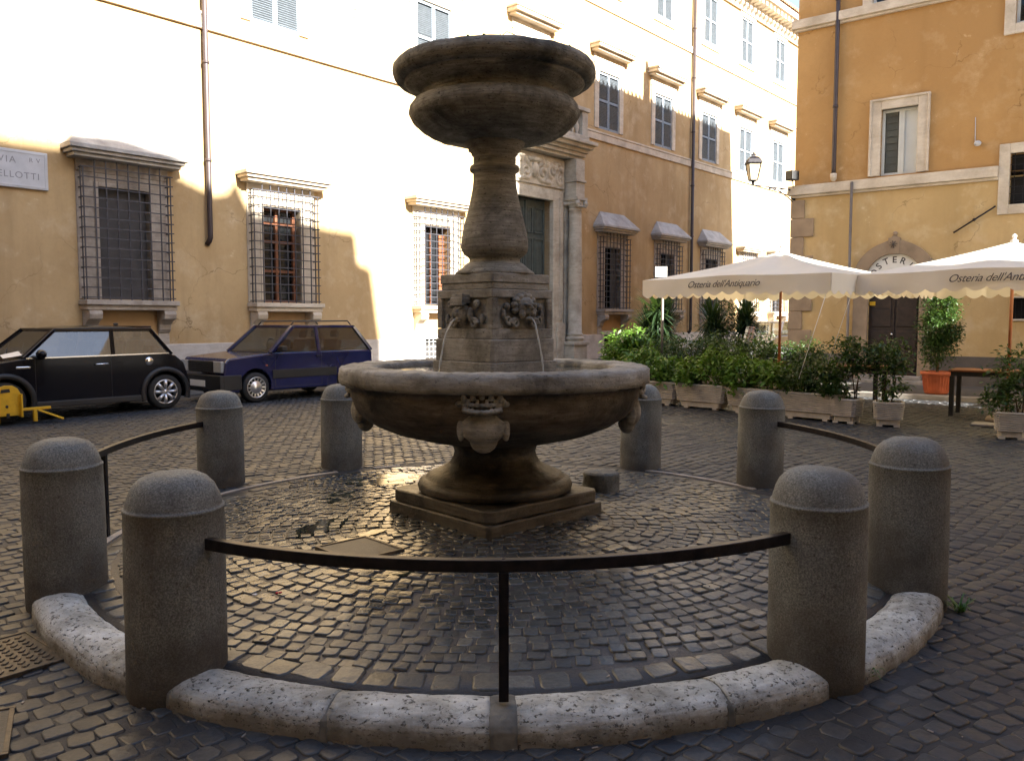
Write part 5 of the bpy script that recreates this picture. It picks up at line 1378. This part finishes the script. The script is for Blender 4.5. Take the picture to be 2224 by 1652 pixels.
shrub_in_planter((5.02, 12.30), ra_, .40, .40, .37, [(.05, 0, 1.0, .28, .26, .26), (-.1, -.1, .52, .26, .2, .16)], 620, .08, 'leafd', 'square ribbed planter with a round-headed shrub, left of the other square tub', 15)
shrub_in_planter((5.50, 11.98), ra_+.35, .42, .42, .36, [(.0, 0, .98, .27, .26, .28), (.05, -.05, .52, .2, .18, .16)], 560, .08, 'leafd', 'square ribbed planter with a round-headed shrub, standing alone before the dark door', 16)
shrub_in_planter((6.62, 10.86), ra_+.3, .40, .40, .36, [(.10, .1, .86, .30, .28, .30), (-.12, -.05, .52, .26, .2, .20), (-.2, 0, .62, .2, .16, .12)], 620, .08, 'leafd', 'square ribbed planter with trailing shrub near the right edge', 17)
# sunlit bush at the left end, and the darker hedge row behind
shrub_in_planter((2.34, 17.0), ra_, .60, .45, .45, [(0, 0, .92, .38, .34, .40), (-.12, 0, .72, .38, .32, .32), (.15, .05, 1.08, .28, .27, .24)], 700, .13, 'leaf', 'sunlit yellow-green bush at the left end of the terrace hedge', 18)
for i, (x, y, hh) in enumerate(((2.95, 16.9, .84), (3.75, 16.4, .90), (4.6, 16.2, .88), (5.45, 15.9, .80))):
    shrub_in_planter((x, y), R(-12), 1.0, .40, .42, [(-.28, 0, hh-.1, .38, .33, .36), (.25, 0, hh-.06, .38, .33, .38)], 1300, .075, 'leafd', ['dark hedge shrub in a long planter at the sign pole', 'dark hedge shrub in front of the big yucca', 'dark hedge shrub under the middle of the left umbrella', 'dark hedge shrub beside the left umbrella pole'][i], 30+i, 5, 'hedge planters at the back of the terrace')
def yucca(loc, heads, label, seed, leaf=.55, n=150, extra=None):
    t = thing('yucca', label, 'yucca', (loc[0], loc[1], .1)); rg = random.Random(seed)
    mb = MB(); planter_box(t, .6, .6, .45)
    for (x, y, z) in heads: mb.tube([(x*.3, y*.3, .35), (x*.8, y*.8, z*.6), (x, y, z)], [.06, .05, .045], 8)
    mb.build('trunk', 'bark', t)
    mb = MB()
    for (x, y, z) in heads:
        for k in range(n):
            el = rg.uniform(-75, 80); az = rg.uniform(0, 2*PI); d = Vector((math.cos(R(el))*math.cos(az), math.cos(R(el))*math.sin(az), math.sin(R(el)))); l = leaf*rg.uniform(.75, 1.15); sd_ = d.cross(Vector((0, 0, 1)))
            sd_ = sd_.normalized() if sd_.length > .01 else Vector((1, 0, 0)); vs_ = []; o3 = Vector((x, y, z-rg.uniform(0, .3)))
            for i, (q, w_) in enumerate(((0, .016), (.35, .024), (.7, .017), (1, .001))): P_ = o3+d*l*q+Vector((0, 0, -.10*l*q*q*(1 if el < 60 else 0))); vs_ += [tuple(P_-sd_*w_), tuple(P_+sd_*w_)]
            mb.add(vs_, [(0, 1, 3, 2), (2, 3, 5, 4), (4, 5, 7, 6)], True)
    mb.build('leaves', 'leafy', t)
    if extra: mb = MB(); foliage(mb, extra, 700, .09, seed+1, 0, 2.2, .2); mb.build('inner_foliage', 'leafd', t)
    return t
yucca((3.98, 22.6), [(0, 0, 1.90), (-.15, .1, 1.35), (.2, .05, 1.45)], 'large spiky yucca behind the hedge and the sign pole', 41, .88, 320)
yucca((6.15, 23.4), [(-.48, 0, 1.6), (.50, .05, 1.68), (-.42, 0, 1.2), (.45, .1, 1.25)], 'two-headed spiky yucca with darker bush between, under the left umbrella', 42, .80, 240, [(0, .1, 1.45, .45, .3, .65), (.0, .1, 1.0, .5, .3, .4)])
# topiary in a terracotta pot
px_, py_ = 8.12, 15.72
tp = thing('potted_tree', 'tall clipped evergreen in a terracotta pot beside the dark arched door', 'potted tree', (px_, py_, .194))
mb = MB(); mb.lathe([(0, 0), (.19, 0), (.21, .03), (.215, .1), (.25, .36), (.285, .37), (.29, .43), (.26, .43), (.24, .38), (0, .37)], 28)
for k in range(28): a_ = 2*PI*k/28; mb.bar((.212*math.cos(a_), .212*math.sin(a_), .05), (.252*math.cos(a_), .252*math.sin(a_), .35), .012)
mb.build('pot', 'terra', tp)
mb = MB(); mb.tube([(0, 0, .3), (.02, 0, .8), (0, 0, 1.6)], [.028, .024, .015], 8); mb.build('trunk', 'bark', tp)
mb = MB(); foliage(mb, [(0, 0, .85, .30, .28, .33), (0, 0, 1.25, .36, .32, .38), (.03, 0, 1.65, .32, .28, .34), (.25, 0, 1.15, .18, .18, .22), (0, 0, 1.85, .2, .18, .18)], 3600, .06, 51, .3, 2.0, .3); mb.build('foliage', 'leafd', tp)
# climbing greenery hanging behind the right umbrella, above the door

# tables
def table(loc, rz_, lx, ly, label, h=.74):
    t = thing('table', label, 'table', (loc[0], loc[1], gz(loc[0], loc[1])+(.0)), rz_, 'terrace tables')
    mb = MB(); mb.box(-lx/2, lx/2, -ly/2, ly/2, h-.03, h); mb.build('table_top', 'wood', t, .005)
    mb = MB(); mb.box(-lx/2+.03, lx/2-.03, -ly/2+.03, ly/2-.03, h-.10, h-.031); mb.build('apron', 'black', t)
    for sx in (-1, 1):
        for sy in (-1, 1): MB().box(sx*(lx/2-.05)-.032, sx*(lx/2-.05)+.032, sy*(ly/2-.05)-.032, sy*(ly/2-.05)+.032, 0, h-.1).build('leg', 'black', t)
    return t
table((7.55, 12.95), R(-38), 1.1, .7, 'black-legged wooden table under the right umbrella, near the right edge')
table((5.80, 13.9), R(-38), .9, .65, 'black-legged table half hidden behind the round-headed shrub')
mb = MB(); mb.box(-.25, .25, -.18, .18, 0, .035); o_ = mb.build('stone_slab', 'kerbstone', bevel=.008); o_.location = (7.0, 11.95, gz(7, 11.95)); o_.rotation_euler = (0, 0, R(-38)); tag(o_, 'pale flat slab on the ground under the right table', 'slab')

for _o in list(bpy.data.objects):
    if _o.type == 'MESH' and 'pane' in _o.name and _o.parent is None: bpy.data.objects.remove(_o)
